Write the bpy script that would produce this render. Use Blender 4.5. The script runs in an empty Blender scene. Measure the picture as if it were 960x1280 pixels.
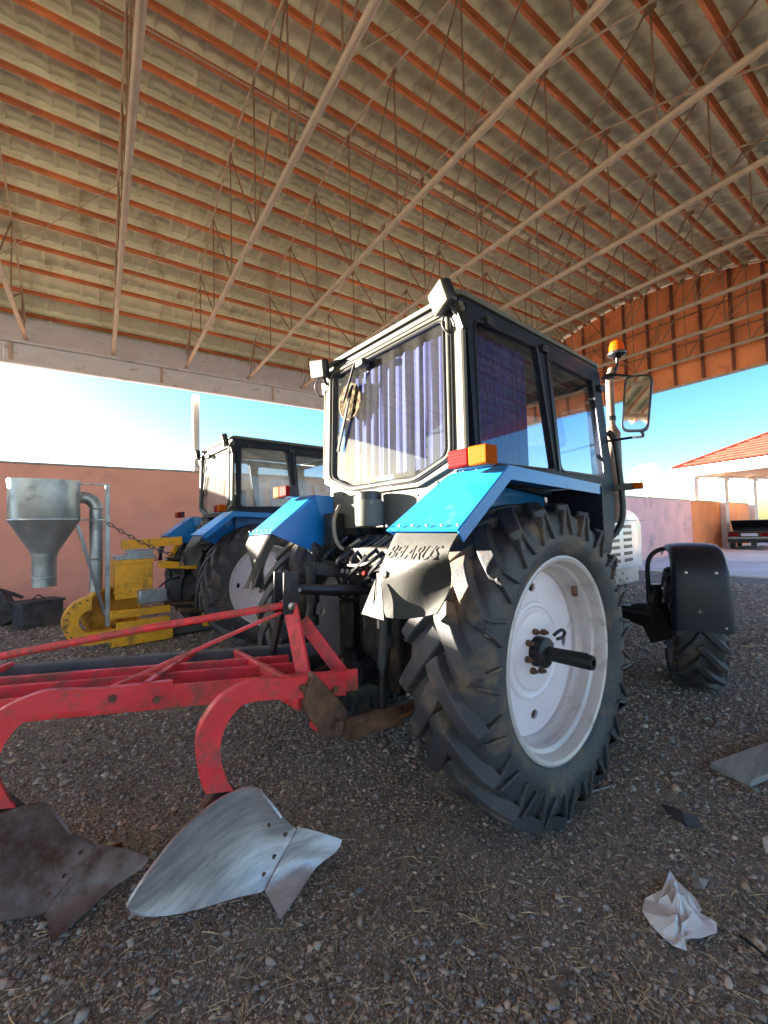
import bpy, math, random
import numpy as np
from mathutils import Vector, Matrix, Quaternion
from mathutils.geometry import tessellate_polygon

rad = math.radians
random.seed(7)
rng = np.random.default_rng(11)
sc = bpy.context.scene
COL = sc.collection

# ------------------------------------------------------------------ camera
YAW, PITCH, ROLL = rad(49.8), rad(2.387), rad(-1.51)
CAMP = Vector((-2.08, -2.055, 1.444))
FPX = 526.2
fwd = Vector((math.cos(YAW) * math.cos(PITCH), math.sin(YAW) * math.cos(PITCH), math.sin(PITCH)))
r0 = Vector((math.sin(YAW), -math.cos(YAW), 0)); u0 = r0.cross(fwd)
rgt = math.cos(ROLL) * r0 + math.sin(ROLL) * u0
upv = -math.sin(ROLL) * r0 + math.cos(ROLL) * u0
cd = bpy.data.cameras.new('camera'); cam = bpy.data.objects.new('camera', cd); COL.objects.link(cam)
cam.matrix_world = Matrix(((rgt.x, upv.x, -fwd.x, CAMP.x), (rgt.y, upv.y, -fwd.y, CAMP.y), (rgt.z, upv.z, -fwd.z, CAMP.z), (0, 0, 0, 1)))
cd.sensor_fit = 'VERTICAL'; cd.sensor_height = 36; cd.lens = FPX / 1280 * 36
cd.clip_start = .05; cd.clip_end = 2000
sc.camera = cam
# ------------------------------------------------------------------ sky and sun
SUN_EL, SUN_AZ = rad(9.2), rad(-32)
w = bpy.data.worlds.new('World'); sc.world = w; w.use_nodes = True
wn = w.node_tree; wn.nodes.clear()
wo = wn.nodes.new('ShaderNodeOutputWorld'); bg = wn.nodes.new('ShaderNodeBackground'); sky = wn.nodes.new('ShaderNodeTexSky')
sky.sky_type = 'NISHITA'; sky.sun_disc = False; sky.sun_elevation = SUN_EL; sky.sun_rotation = SUN_AZ
sky.air_density = 1.0; sky.dust_density = .9; sky.ozone_density = 2.6
bg.inputs[1].default_value = 0.05
hs = wn.nodes.new('ShaderNodeHueSaturation'); hs.inputs['Saturation'].default_value = 1.3; hs.inputs['Hue'].default_value = .512
wn.links.new(sky.outputs[0], hs.inputs['Color']); wn.links.new(hs.outputs[0], bg.inputs[0]); wn.links.new(bg.outputs[0], wo.inputs[0])
sd = Vector((math.sin(SUN_AZ) * math.cos(SUN_EL), math.cos(SUN_AZ) * math.cos(SUN_EL), math.sin(SUN_EL)))
sl = bpy.data.lights.new('sun', 'SUN'); sl.energy = 5.0; sl.angle = rad(.5); sl.color = (1, .88, .72)
so = bpy.data.objects.new('sun', sl); COL.objects.link(so); so.rotation_euler = (-sd).to_track_quat('-Z', 'Y').to_euler()
# ------------------------------------------------------------------ exposure
sc.view_settings.view_transform = 'Standard'; sc.view_settings.look = 'None'
sc.view_settings.exposure = 3.62; sc.view_settings.gamma = 1; sc.view_settings.use_curve_mapping = False
sc.cycles.max_bounces = 10; sc.cycles.diffuse_bounces = 5; sc.cycles.glossy_bounces = 5; sc.cycles.transparent_max_bounces = 16
sc.cycles.use_denoising = True

# photo pixel (960x1280) + one known coordinate -> point in the place (used to take measurements)
def ray(px, py): return (px - 480) / FPX * rgt - (py - 640) / FPX * upv + fwd
def ax(px, py, v): d = ray(px, py); return CAMP + d * ((v - CAMP.x) / d.x)
def ay(px, py, v): d = ray(px, py); return CAMP + d * ((v - CAMP.y) / d.y)
def az(px, py, v): d = ray(px, py); return CAMP + d * ((v - CAMP.z) / d.z)

# ------------------------------------------------------------------ materials
def N(t, k, **kw):
    n = t.nodes.new(k)
    for a, b in kw.items(): setattr(n, a, b)
    return n
def ramp(t, src, stops):
    r = N(t, 'ShaderNodeValToRGB'); e = r.color_ramp.elements
    while len(e) < len(stops): e.new(.5)
    for i, (p, c) in enumerate(stops):
        e[i].position = p; e[i].color = (c, c, c, 1) if isinstance(c, (int, float)) else (*c, 1)
    t.links.new(src, r.inputs[0]); return r
MATS = {}
def mat(name, col, rough=.5, metal=0., var=.2, vs=5., bump=0., bs=60., dirt=None, da=.5, ds=3., coat=0., stretch=None, attr=False, spec=.5, rnd=0.):
    m = bpy.data.materials.new(name); m.use_nodes = True; t = m.node_tree; b = t.nodes['Principled BSDF']
    tc = N(t, 'ShaderNodeTexCoord'); src = tc.outputs['Object']
    if stretch:
        mp = N(t, 'ShaderNodeMapping'); mp.inputs['Scale'].default_value = stretch; t.links.new(src, mp.inputs[0]); src = mp.outputs[0]
    n1 = N(t, 'ShaderNodeTexNoise'); n1.inputs['Scale'].default_value = vs; n1.inputs['Detail'].default_value = 8; t.links.new(src, n1.inputs['Vector'])
    lo = tuple(c * (1 - var) for c in col); hi = tuple(min(1, c * (1 + var)) for c in col)
    r1 = ramp(t, n1.outputs[0], [(.3, lo), (.7, hi)]); out = r1.outputs[0]
    if attr:
        a = N(t, 'ShaderNodeAttribute', attribute_name='tint'); mx = N(t, 'ShaderNodeMix', data_type='RGBA', blend_type='MULTIPLY')
        mx.inputs[0].default_value = 1; t.links.new(out, mx.inputs[6]); t.links.new(a.outputs[0], mx.inputs[7]); out = mx.outputs[2]
    b.inputs['Roughness'].default_value = rough
    if rnd:
        oi = N(t, 'ShaderNodeObjectInfo'); mr = N(t, 'ShaderNodeMapRange'); mr.inputs[3].default_value = 1 - rnd; mr.inputs[4].default_value = 1 + rnd * .5; t.links.new(oi.outputs['Random'], mr.inputs[0])
        mx = N(t, 'ShaderNodeMix', data_type='RGBA', blend_type='MULTIPLY'); mx.inputs[0].default_value = 1; t.links.new(out, mx.inputs[6]); t.links.new(mr.outputs[0], mx.inputs[7]); out = mx.outputs[2]
    if dirt:
        n2 = N(t, 'ShaderNodeTexNoise'); n2.inputs['Scale'].default_value = ds; n2.inputs['Detail'].default_value = 10; n2.inputs['Roughness'].default_value = .65
        t.links.new(src, n2.inputs['Vector'])
        r2 = ramp(t, n2.outputs[0], [(max(0, .72 - da * .5), 0), (min(1, .86 - da * .4), 1)])
        mx = N(t, 'ShaderNodeMix', data_type='RGBA'); t.links.new(r2.outputs[0], mx.inputs[0]); t.links.new(out, mx.inputs[6]); mx.inputs[7].default_value = (*dirt, 1); out = mx.outputs[2]
        rr = N(t, 'ShaderNodeMapRange'); rr.inputs[3].default_value = rough; rr.inputs[4].default_value = .85
        t.links.new(r2.outputs[0], rr.inputs[0]); t.links.new(rr.outputs[0], b.inputs['Roughness'])
        if metal:
            mr = N(t, 'ShaderNodeMapRange'); mr.inputs[3].default_value = metal; mr.inputs[4].default_value = 0
            t.links.new(r2.outputs[0], mr.inputs[0]); t.links.new(mr.outputs[0], b.inputs['Metallic'])
    t.links.new(out, b.inputs['Base Color'])
    b.inputs['Metallic'].default_value = metal; b.inputs['Coat Weight'].default_value = coat; b.inputs['Coat Roughness'].default_value = .08
    b.inputs['Specular IOR Level'].default_value = spec
    if bump:
        n3 = N(t, 'ShaderNodeTexNoise'); n3.inputs['Scale'].default_value = bs; n3.inputs['Detail'].default_value = 6; t.links.new(src, n3.inputs['Vector'])
        bp = N(t, 'ShaderNodeBump'); bp.inputs['Strength'].default_value = bump; bp.inputs['Distance'].default_value = .01
        t.links.new(n3.outputs[0], bp.inputs['Height']); t.links.new(bp.outputs[0], b.inputs['Normal'])
    MATS[name] = m; return m
RUST = (.16, .07, .035); DUST = (.30, .25, .19); MUD = (.12, .085, .055)
mat('rubber', (.046, .046, .053), .58, var=.25, vs=4, bump=.25, bs=90, dirt=(.17, .12, .08), da=.44, ds=6)
mat('wheel_silver', (.86, .76, .80), .38, .05, var=.06, vs=3, dirt=(.36, .32, .3), da=.12, ds=4)
mat('wheel_rim_paint', (.62, .56, .54), .40, .15, var=.1, vs=3, dirt=(.3, .24, .2), da=.35, ds=5)
mat('black_iron', (.018, .018, .021), .45, .2, var=.4, vs=8, bump=.2, bs=50, dirt=(.07, .055, .045), da=.35, ds=6)
mat('black_plastic', (.014, .015, .02), .38, var=.2, vs=8, bump=.06, bs=200)
mat('fender_plastic', (.009, .012, .026), .45, var=.2, vs=5, bump=.03, bs=150, dirt=(.09, .085, .09), da=.1, ds=7)
mat('cab_navy', (.006, .009, .022), .55, spec=.3, var=.2, vs=6, coat=.0, dirt=(.12, .11, .1), da=.08, ds=8)
mat('cab_cream', (.105, .102, .083), .55, spec=.25, var=.10, vs=5, coat=.0, dirt=(.3, .26, .2), da=.18, ds=6)
mat('blue_paint', (.005, .17, .52), .36, var=.10, vs=4, coat=.15, bump=.02, bs=25, dirt=(.03, .14, .36), da=.25, ds=9)
mat('flap_rubber', (.033, .033, .030), .55, spec=.3, var=.12, vs=6, bump=.1, bs=30, dirt=(.2, .17, .13), da=.2, ds=6)
mat('flap_shade', (.05, .055, .06), .5, var=.2, vs=6, dirt=(.14, .12, .1), da=.3, ds=6)
mat('hood_paint', (.74, .74, .80), .32, var=.06, vs=3, coat=.3)
mat('exhaust', (.24, .16, .13), .6, .3, var=.3, vs=9, bump=.15, bs=60, dirt=(.16, .09, .06), da=.4, ds=7)
mat('greasy', (.012, .011, .011), .6, .1, spec=.3, var=.5, vs=12, bump=.4, bs=40, dirt=(.09, .065, .045), da=.45, ds=8)
mat('bright_steel', (.55, .54, .52), .3, 1., var=.2, vs=8)
mat('red_paint', (.80, .045, .055), .42, var=.2, vs=6, bump=.08, bs=60, dirt=(.26, .09, .07), da=.5, ds=9)
mat('rust', (.17, .085, .05), .8, .1, var=.5, vs=10, bump=.5, bs=50, dirt=(.07, .045, .035), da=.5, ds=8)
mat('share_steel', (.50, .45, .455), .47, .6, var=.28, vs=16, bump=.10, bs=50, dirt=(.17, .11, .085), da=.22, ds=11, stretch=(.5, .5, 3.))
mat('share_rust', (.26, .20, .19), .5, .4, var=.45, vs=4, bump=.15, bs=40, dirt=(.10, .04, .025), da=.6, ds=4.5)
mat('grey_iron', (.12, .12, .125), .6, .3, var=.3, vs=6, dirt=(.1, .07, .05), da=.4)
mat('galvanised', (.42, .46, .48), .42, .75, var=.18, vs=7, bump=.04, bs=20, dirt=(.22, .22, .2), da=.3, ds=4)
mat('yellow_paint', (.90, .45, .03), .42, var=.14, vs=5, dirt=(.25, .15, .06), da=.35, ds=6)
mat('roof_metal', (.68, .67, .45), .6, .0, var=.14, vs=1.3, dirt=(.36, .29, .17), da=.35, ds=1.7, rnd=.16, spec=.2)
mat('purlin_wood', (.56, .17, .055), .75, rnd=.25, var=.4, vs=4, bump=.3, bs=30, dirt=(.22, .08, .04), da=.35, ds=3.5, stretch=(.35, 1.6, 1.6))
mat('truss_paint', (.46, .34, .235), .6, .1, var=.15, vs=4, dirt=(.2, .11, .07), da=.22, ds=4)
mat('web_paint', (.26, .16, .10), .65, .1, var=.25, vs=6)
mat('eave_metal', (.62, .61, .60), .55, .2, var=.12, vs=2, dirt=(.25, .22, .2), da=.3, ds=2, stretch=(1, 1, 3))
mat('gable_paint', (.80, .27, .10), .65, var=.2, vs=1.5, bump=.05, bs=12, dirt=(.26, .08, .04), da=.4, ds=1.4)
mat('gable_dark', (.18, .055, .03), .7, var=.3, vs=4)
mat('plaster_pink', (.78, .39, .33), .9, var=.10, vs=1.1, bump=.25, bs=45, dirt=(.60, .32, .29), da=.35, ds=.8)
mat('plaster_orange', (.78, .28, .10), .9, var=.1, vs=1.1, bump=.2, bs=45, dirt=(.4, .16, .08), da=.25, ds=.8)
mat('plaster_hazed', (.80, .46, .42), .9, var=.1, vs=1.1, bump=.2, bs=45, dirt=(.4, .27, .28), da=.35, ds=.8)  # same yard wall as the orange stretch, lens haze put into the colour
mat('coping', (.32, .28, .28), .9, var=.15, vs=3, bump=.2, bs=30)
mat('white_paint', (.76, .75, .73), .5, var=.06, vs=3)
mat('soffit', (.60, .33, .15), .7, var=.1, vs=2)
mat('tile_red', (.24, .040, .024), .7, spec=.15, var=.2, vs=3, dirt=(.25, .08, .06), da=.3)
mat('concrete', (.58, .55, .53), .9, var=.15, vs=.6, bump=.15, bs=20, dirt=(.25, .24, .23), da=.4, ds=.5)
mat('concrete_sunlit', (.56, .53, .46), .9, var=.12, vs=1.5, bump=.2, bs=20)
mat('gravel_bed', (.19, .158, .125), .95, var=.55, vs=38, bump=1., bs=55, dirt=(.26, .225, .18), da=.5, ds=2.2)
mat('pale_earth', (.58, .51, .41), .95, var=.15, vs=.5, bump=.3, bs=20)
mat('stone', (.36, .31, .265), .75, var=.25, vs=30, attr=True)
mat('straw', (.50, .41, .25), .8, var=.3, vs=20, attr=True)
mat('paper', (.72, .70, .70), .75, var=.08, vs=9, dirt=(.45, .34, .25), da=.25, ds=9)
mat('board', (.33, .32, .30), .85, var=.2, vs=5, bump=.2, bs=40, dirt=(.2, .18, .15), da=.4, stretch=(.4, 3, 3))
mat('amber', (.34, .062, .001), .7, spec=.06, var=.05)
mat('amber_dome', (.60, .065, .002), .2, var=.05)
mat('red_lens', (.20, .006, .007), .7, spec=.06, var=.08, vs=30)
mat('clear_lens', (.085, .08, .058), .5, spec=.2, var=.1, vs=50, bump=.4, bs=120)
mat('car_paint', (.012, .012, .015), .2, var=.1, coat=.8)
mat('car_glass', (.02, .025, .03), .06, var=.05)
mat('plate', (.55, .56, .6), .5, var=.05)
mat('curtain', (.034, .036, .155), .85, var=.45, vs=14, stretch=(5, 5, .12))
mat('seat_dark', (.03, .03, .035), .8)
mat('mirror_glass', (.75, .78, .8), .03, 1., var=.02)
mat('twig', (.10, .08, .07), .9)
mat('hose_grey', (.22, .22, .18), .5)
mat('letters', (.012, .012, .012), .7)
mat('wiper_black', (.006, .006, .007), .7, spec=.2)
mat('scrap', (.055, .055, .065), .7, .1, var=.5, vs=6, bump=.4, bs=20, dirt=(.1, .08, .06), da=.4)
mat('dish_white', (.8, .8, .8), .4, var=.03)
# the round sticker: concentric pale rings and a darker spread figure in the middle
def sticker_mat():
    m = bpy.data.materials.new('sticker'); m.use_nodes = True; t = m.node_tree; b = t.nodes['Principled BSDF']
    tc = N(t, 'ShaderNodeTexCoord'); wv = N(t, 'ShaderNodeTexWave', wave_type='RINGS', rings_direction='X'); wv.inputs['Scale'].default_value = 6
    ns = N(t, 'ShaderNodeTexNoise'); ns.inputs['Scale'].default_value = 30; t.links.new(tc.outputs['Object'], ns.inputs[0])
    r = ramp(t, ns.outputs[0], [(.44, (.018, .009, .003)), (.54, (.075, .055, .025)), (.64, (.11, .095, .06))])
    t.links.new(r.outputs[0], b.inputs['Base Color']); b.inputs['Roughness'].default_value = .8; b.inputs['Specular IOR Level'].default_value = .05; MATS['sticker'] = m
sticker_mat()
def glass_mat(name, tint, dust, ior=1.6):
    m = bpy.data.materials.new(name); m.use_nodes = True; t = m.node_tree; t.nodes.clear()
    o = N(t, 'ShaderNodeOutputMaterial'); tr = N(t, 'ShaderNodeBsdfTransparent'); gl = N(t, 'ShaderNodeBsdfGlossy'); df = N(t, 'ShaderNodeBsdfDiffuse')
    tr.inputs[0].default_value = (*tint, 1); gl.inputs['Roughness'].default_value = .015; df.inputs[0].default_value = (.55, .54, .5, 1)
    lw = N(t, 'ShaderNodeLayerWeight'); lw.inputs[0].default_value = .5; pw = N(t, 'ShaderNodeMath', operation='POWER'); pw.inputs[1].default_value = 4.5; t.links.new(lw.outputs['Facing'], pw.inputs[0])
    fr = N(t, 'ShaderNodeMath', operation='MULTIPLY_ADD'); fr.inputs[1].default_value = .9; fr.inputs[2].default_value = .035; t.links.new(pw.outputs[0], fr.inputs[0])
    m1 = N(t, 'ShaderNodeMixShader'); m2 = N(t, 'ShaderNodeMixShader')
    tc = N(t, 'ShaderNodeTexCoord'); mp = N(t, 'ShaderNodeMapping'); mp.inputs['Scale'].default_value = (1, 14, .8); ns = N(t, 'ShaderNodeTexNoise'); ns.inputs['Scale'].default_value = 1; ns.inputs['Detail'].default_value = 4
    t.links.new(tc.outputs['Object'], mp.inputs[0]); t.links.new(mp.outputs[0], ns.inputs[0])
    r = ramp(t, ns.outputs[0], [(.35, dust * .25), (.72, dust)])
    t.links.new(r.outputs[0], m1.inputs[0]); t.links.new(tr.outputs[0], m1.inputs[1]); t.links.new(df.outputs[0], m1.inputs[2])
    t.links.new(fr.outputs[0], m2.inputs[0]); t.links.new(m1.outputs[0], m2.inputs[1]); t.links.new(gl.outputs[0], m2.inputs[2])
    t.links.new(m2.outputs[0], o.inputs[0]); MATS[name] = m
glass_mat('glass_side', (.86, .89, .94), .015)
glass_mat('glass_rear', (.88, .92, .95), .03)
glass_mat('glass_dusty', (.85, .88, .9), .30)

# ------------------------------------------------------------------ mesh helpers
class MB:
    def __init__(s): s.v = []; s.f = []
    def add(s, vs, fs):
        k = len(s.v); s.v += [Vector(p) for p in vs]; s.f += [tuple(i + k for i in q) for q in fs]; return s
    def box(s, c, d, M=None):
        x, y, z = d[0] / 2, d[1] / 2, d[2] / 2
        vs = [Vector(p) for p in ((-x, -y, -z), (x, -y, -z), (x, y, -z), (-x, y, -z), (-x, -y, z), (x, -y, z), (x, y, z), (-x, y, z))]
        if M: vs = [M @ p for p in vs]
        return s.add([p + Vector(c) for p in vs], [(0, 3, 2, 1), (4, 5, 6, 7), (0, 1, 5, 4), (1, 2, 6, 5), (2, 3, 7, 6), (3, 0, 4, 7)])
    def bar(s, a, b, w_, h, up=(0, 0, 1)):
        a, b = Vector(a), Vector(b); d = b - a; L = d.length; d.normalize(); u = Vector(up)
        sd_ = d.cross(u)
        if sd_.length < 1e-4: sd_ = d.cross(Vector((1, 0, 0)))
        sd_.normalize(); u = sd_.cross(d); M = Matrix((d, sd_, u)).transposed()
        return s.box((a + b) / 2, (L, w_, h), M)
    def tube(s, pts, r, n=10, cap=True):
        pts = [Vector(p) for p in pts]; k = len(pts); rs = r if isinstance(r, (list, tuple)) else [r] * k
        vs = []; fs = []; prev = None
        for i, p in enumerate(pts):
            t = (pts[min(i + 1, k - 1)] - pts[max(i - 1, 0)]).normalized()
            if prev is None:
                a = t.cross(Vector((0, 0, 1)))
                if a.length < .05: a = t.cross(Vector((1, 0, 0)))
            else: a = prev - t * prev.dot(t)
            a.normalize(); prev = a; b = t.cross(a)
            for j in range(n):
                q = 2 * math.pi * j / n; vs.append(p + rs[i] * (math.cos(q) * a + math.sin(q) * b))
        for i in range(k - 1):
            for j in range(n):
                j2 = (j + 1) % n; fs.append((i * n + j, i * n + j2, (i + 1) * n + j2, (i + 1) * n + j))
        if cap: fs.append(tuple(range(n - 1, -1, -1))); fs.append(tuple((k - 1) * n + j for j in range(n)))
        return s.add(vs, fs)
    def lathe(s, prof, n=48, axis='Y', c=(0, 0, 0), closed=False):
        vs = []; fs = []; m = len(prof)
        for j in range(n):
            q = 2 * math.pi * j / n
            for r, h in prof:
                if axis == 'Y': vs.append(Vector((r * math.cos(q), h, r * math.sin(q))) + Vector(c))
                elif axis == 'Z': vs.append(Vector((r * math.cos(q), r * math.sin(q), h)) + Vector(c))
                else: vs.append(Vector((h, r * math.cos(q), r * math.sin(q))) + Vector(c))
        for j in range(n):
            j2 = (j + 1) % n
            for i in range(m if closed else m - 1):
                i2 = (i + 1) % m; fs.append((j * m + i, j * m + i2, j2 * m + i2, j2 * m + i))
        return s.add(vs, fs)
    def plate(s, outer, holes, th, fn):
        """flat polygon with holes, thickness th, fn(u,v,w)->point"""
        loops = [outer] + list(holes); flat = [p for l in loops for p in l]; n = len(flat)
        tris = tessellate_polygon([[Vector((p[0], p[1], 0)) for p in l] for l in loops])
        vs = [fn(p[0], p[1], -th / 2) for p in flat] + [fn(p[0], p[1], th / 2) for p in flat]; fs = []
        for t in tris: fs.append(tuple(t)); fs.append(tuple(i + n for i in reversed(t)))
        k = 0
        for l in loops:
            m = len(l)
            for i in range(m): a, b = k + i, k + (i + 1) % m; fs.append((a, b, b + n, a + n))
            k += m
        return s.add(vs, fs)
    def grid(s, rows):
        m = len(rows[0]); vs = [p for r in rows for p in r]
        fs = [(i * m + j, i * m + j + 1, (i + 1) * m + j + 1, (i + 1) * m + j) for i in range(len(rows) - 1) for j in range(m - 1)]
        return s.add(vs, fs)
    def build(s, name, material, parent=None, smooth=40, bevel=0, solid=0, loc=None, fix=True):
        me = bpy.data.meshes.new(name); me.from_pydata([tuple(p) for p in s.v], [], s.f)
        if fix:
            import bmesh
            bm = bmesh.new(); bm.from_mesh(me); bmesh.ops.recalc_face_normals(bm, faces=bm.faces); bm.to_mesh(me); bm.free()
        return obj(name, me, material, parent, smooth, bevel, solid, loc)
def obj(name, me, material, parent=None, smooth=40, bevel=0, solid=0, loc=None):
    o = bpy.data.objects.new(name, me); COL.objects.link(o)
    if not me.materials: me.materials.append(MATS[material])
    if smooth:
        me.polygons.foreach_set('use_smooth', [True] * len(me.polygons)); me.set_sharp_from_angle(angle=rad(smooth))
    if parent: o.parent = parent
    if loc is not None: o.location = loc
    if solid: m = o.modifiers.new('solid', 'SOLIDIFY'); m.thickness = solid; m.offset = 0; m = o.modifiers.new('split', 'EDGE_SPLIT'); m.split_angle = rad(38)
    if bevel: m = o.modifiers.new('bevel', 'BEVEL'); m.width = bevel; m.segments = 2; m.limit_method = 'ANGLE'; m.angle_limit = rad(40)
    return o
def empty(name, loc=(0, 0, 0), rz=0.):
    o = bpy.data.objects.new(name, None); COL.objects.link(o); o.location = loc; o.rotation_euler = (0, 0, rz); o.empty_display_size = .2; return o
def tag(o, label=None, cat=None, group=None, kind=None):
    if label: o['label'] = label
    if cat: o['category'] = cat
    if group: o['group'] = group
    if kind: o['kind'] = kind
    return o
def copy_tree(o, parent=None, skip=()):
    c = o.copy(); COL.objects.link(c); c.parent = parent
    for ch in [k for k in bpy.data.objects if k.parent == o]:
        if ch.name.split('.')[0] not in skip: copy_tree(ch, c, skip)
    return c
def rpoly(pts, r, n=5):
    out = []; k = len(pts)
    for i in range(k):
        p = Vector(pts[i]).to_2d(); a = Vector(pts[i - 1]).to_2d(); b = Vector(pts[(i + 1) % k]).to_2d()
        da, db = (a - p), (b - p); rr = min(r, da.length * .48, db.length * .48); p0 = p + da.normalized() * rr; p1 = p + db.normalized() * rr
        for j in range(n + 1):
            t = j / n; q = p0 * (1 - t) ** 2 + p * 2 * t * (1 - t) + p1 * t * t; out.append((q.x, q.y))
    return out
def circ(cx, cy, rx, ry=None, n=20, ph=0):
    ry = ry or rx; return [(cx + rx * math.cos(2 * math.pi * i / n + ph), cy + ry * math.sin(2 * math.pi * i / n + ph)) for i in range(n)]
def bez(pts, n=10):
    """smooth open curve through points (Catmull-Rom)"""
    P = [Vector(p) for p in pts]; out = []
    for i in range(len(P) - 1):
        a, b, c, d = P[max(i - 1, 0)], P[i], P[i + 1], P[min(i + 2, len(P) - 1)]
        for j in range(n):
            t = j / n; out.append(.5 * (2 * b + (c - a) * t + (2 * a - 5 * b + 4 * c - d) * t * t + (3 * b - a - 3 * c + d) * t ** 3))
    return out + [P[-1]]
# ================================================================== SETTING
SA = rad(-6.01); SHX = Vector((math.cos(SA), math.sin(SA), 0)); SHY = Vector((-math.sin(SA), math.cos(SA), 0))
def sh(x, y, z=0): return SHX * x + SHY * y + Vector((0, 0, z))
g = MB(); g.grid([[Vector((x, y, 0)) for x in (-260, -20, -6, 0, 6, 13, 260)] for y in (-260, -20, -6, 0, 5, 12, 260)])
tag(g.build('ground', 'pale_earth', smooth=0), kind='structure')
def sheet(name, m, pts, z, kind='structure'):
    b = MB(); b.add([sh(x, y, z) for x, y in pts], [tuple(range(len(pts)))]); return tag(b.build(name, m, smooth=0), kind=kind)
sheet('gravel_floor', 'gravel_bed', [(-18, -6.2), (11.6, -6.2), (11.6, 8.6), (-18, 8.6)], .004)
sheet('yard_pavement', 'concrete', [(11.9, -60), (70, -60), (70, 40), (11.9, 40)], .008)
kb = MB()
for i in range(16):
    b = kb; b.box(sh(11.75, -14 + i * 1.5, .012), (.42, 1.47, .05), Matrix.Rotation(SA, 3, 'Z'))
tag(kb.build('sunlit_edge_strip', 'concrete_sunlit', bevel=.008), kind='structure')  # strip at the floor edge, its cream colour stands in for sunlight

# ------------------------------------------------------------------ open shed
shed = tag(empty('open_shed', (0, 0, 0), SA), 'large open shed with arched metal roof, orange purlins and beige tube trusses', 'shed')
TX = [1.31 + 1.452 * k for k in range(-8, 7)]; XA, XB = -11.6, 10.3; YL, YR, YC = 8.75, -2.55, 3.1
def zt(y): return 7.5 - .062 * (y - YC) ** 2
def sz(y): return zt(y) + .115
CH = 5.4
for ti, x in enumerate(TX):
    tr = MB().tube([(x, -2.2, CH), (x, 8.42, CH)], .038, 12).build('truss', 'truss_paint', shed)
    ys = [-2.2 + 10.6 * i / 24 for i in range(25)]
    MB().tube([(x, y, zt(y) if -2.1 < y < 8.3 else zt(y) - .05) for y in ys], .015, 6).build('top_chord', 'truss_paint', tr)
    nodes = [YC + 1.2 * k for k in range(-4, 5)]
    for k, y in enumerate(nodes):
        MB().tube([(x, y, CH), (x, y, zt(y))], .011, 6).build('web_bar', 'web_paint', tr)
        if y > YC + .1: MB().tube([(x, y, zt(y)), (x, y - 1.2, CH)], .012, 6).build('web_bar', 'web_paint', tr)
        elif y < YC - .1: MB().tube([(x, y, zt(y)), (x, y + 1.2, CH)], .012, 6).build('web_bar', 'web_paint', tr)
    for y in nodes[1:-1]: MB().box((x, y, zt(y) - .05), (.008, .12, .09)).build('gusset_plate', 'web_paint', tr, smooth=0)
    for y, e in ((-2.1, -1.55), (8.3, 7.75)):
        MB().tube([(x, y, CH), (x, e, zt(e))], .012, 6).build('web_bar', 'web_paint', tr)
# longitudinal rods between trusses
for y in (.7, 5.5):
    for i in range(len(TX) - 1):
        MB().tube([(TX[i], y, CH + .02), (TX[i + 1], y, zt(y) - .02)], .007, 5).build('bracing_rod', 'truss_paint', shed)
MB().tube([(XA, YC + .06, zt(YC) - .05), (XB, YC + .06, zt(YC) - .05)], .012, 6).build('ridge_conduit', 'truss_paint', shed)
MB().tube([(XA, 6.66, zt(6.66) - .02), (XB, 6.66, zt(6.66) - .02)], .010, 6).build('ridge_conduit', 'truss_paint', shed)
# purlins (share mesh data)
pur = MB().box((0, 0, -.012), (XB - XA, .048, .076)); pme = None
PS = .422; pys = []
for k in range(0, 14): pys += [YC + .16 + PS * k, YC - .16 - PS * k]
for y in pys:
    if not (YR < y < YL): continue
    if pme is None: o = pur.build('purlin', 'purlin_wood', shed, smooth=0); pme = o.data
    else: o = obj('purlin', pme, 'purlin_wood', shed, 0)
    o.location = ((XA + XB) / 2 + random.uniform(-.02, .02), y, zt(y) + .055); o.rotation_euler = (math.atan(-.124 * (y - YC)), random.uniform(-.0006, .0006), random.uniform(-.0008, .0008))
# metal tile sheets, ridge to eave
SW = 1.1
def roof_mesh(side):
    rows = []; n = 13; nx = 40
    for r in range(n):
        y0, y1 = YC + side * (.0 if r == 0 else .16 + PS * r - .0), YC + side * (.16 + PS * (r + 1))
        if r == 0: y0 = YC - side * .02
        for f in (0, .35, .75, .97):
            y = y0 + (y1 - y0) * f; row = []
            for i in range(nx + 1):
                x = SW * i / nx; tt = (x / .275) % 1.0
                wv = math.sqrt(max(0, 1 - (2 * tt - 1) ** 2)) ** .8
                row.append(Vector((x, y, sz(y) + .070 * f - .008 + .036 * wv)))
            rows.append(row)
    return MB().grid(rows)
for side in (1, -1):
    me = None
    for i in range(int((XB + .35 - XA) / SW) + 1):
        x = XA - .15 + i * SW; lo = (x, 0, 0)
        if me is None: o = roof_mesh(side).build('roof_sheet', 'roof_metal', shed, smooth=38, loc=lo); me = o.data
        else: o = obj('roof_sheet', me, 'roof_metal', shed, 0, loc=lo)
MB().add([(XA - .2, YC - .40, sz(YC - .40) + .06), (XB + .2, YC - .40, sz(YC - .40) + .06), (XB + .2, YC, sz(YC) + .13), (XA - .2, YC, sz(YC) + .13), (XB + .2, YC + .40, sz(YC + .40) + .06), (XA - .2, YC + .40, sz(YC + .40) + .06)], [(0, 1, 2, 3), (3, 2, 4, 5)]).build('ridge_cap', 'roof_metal', shed, smooth=0)
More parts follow.
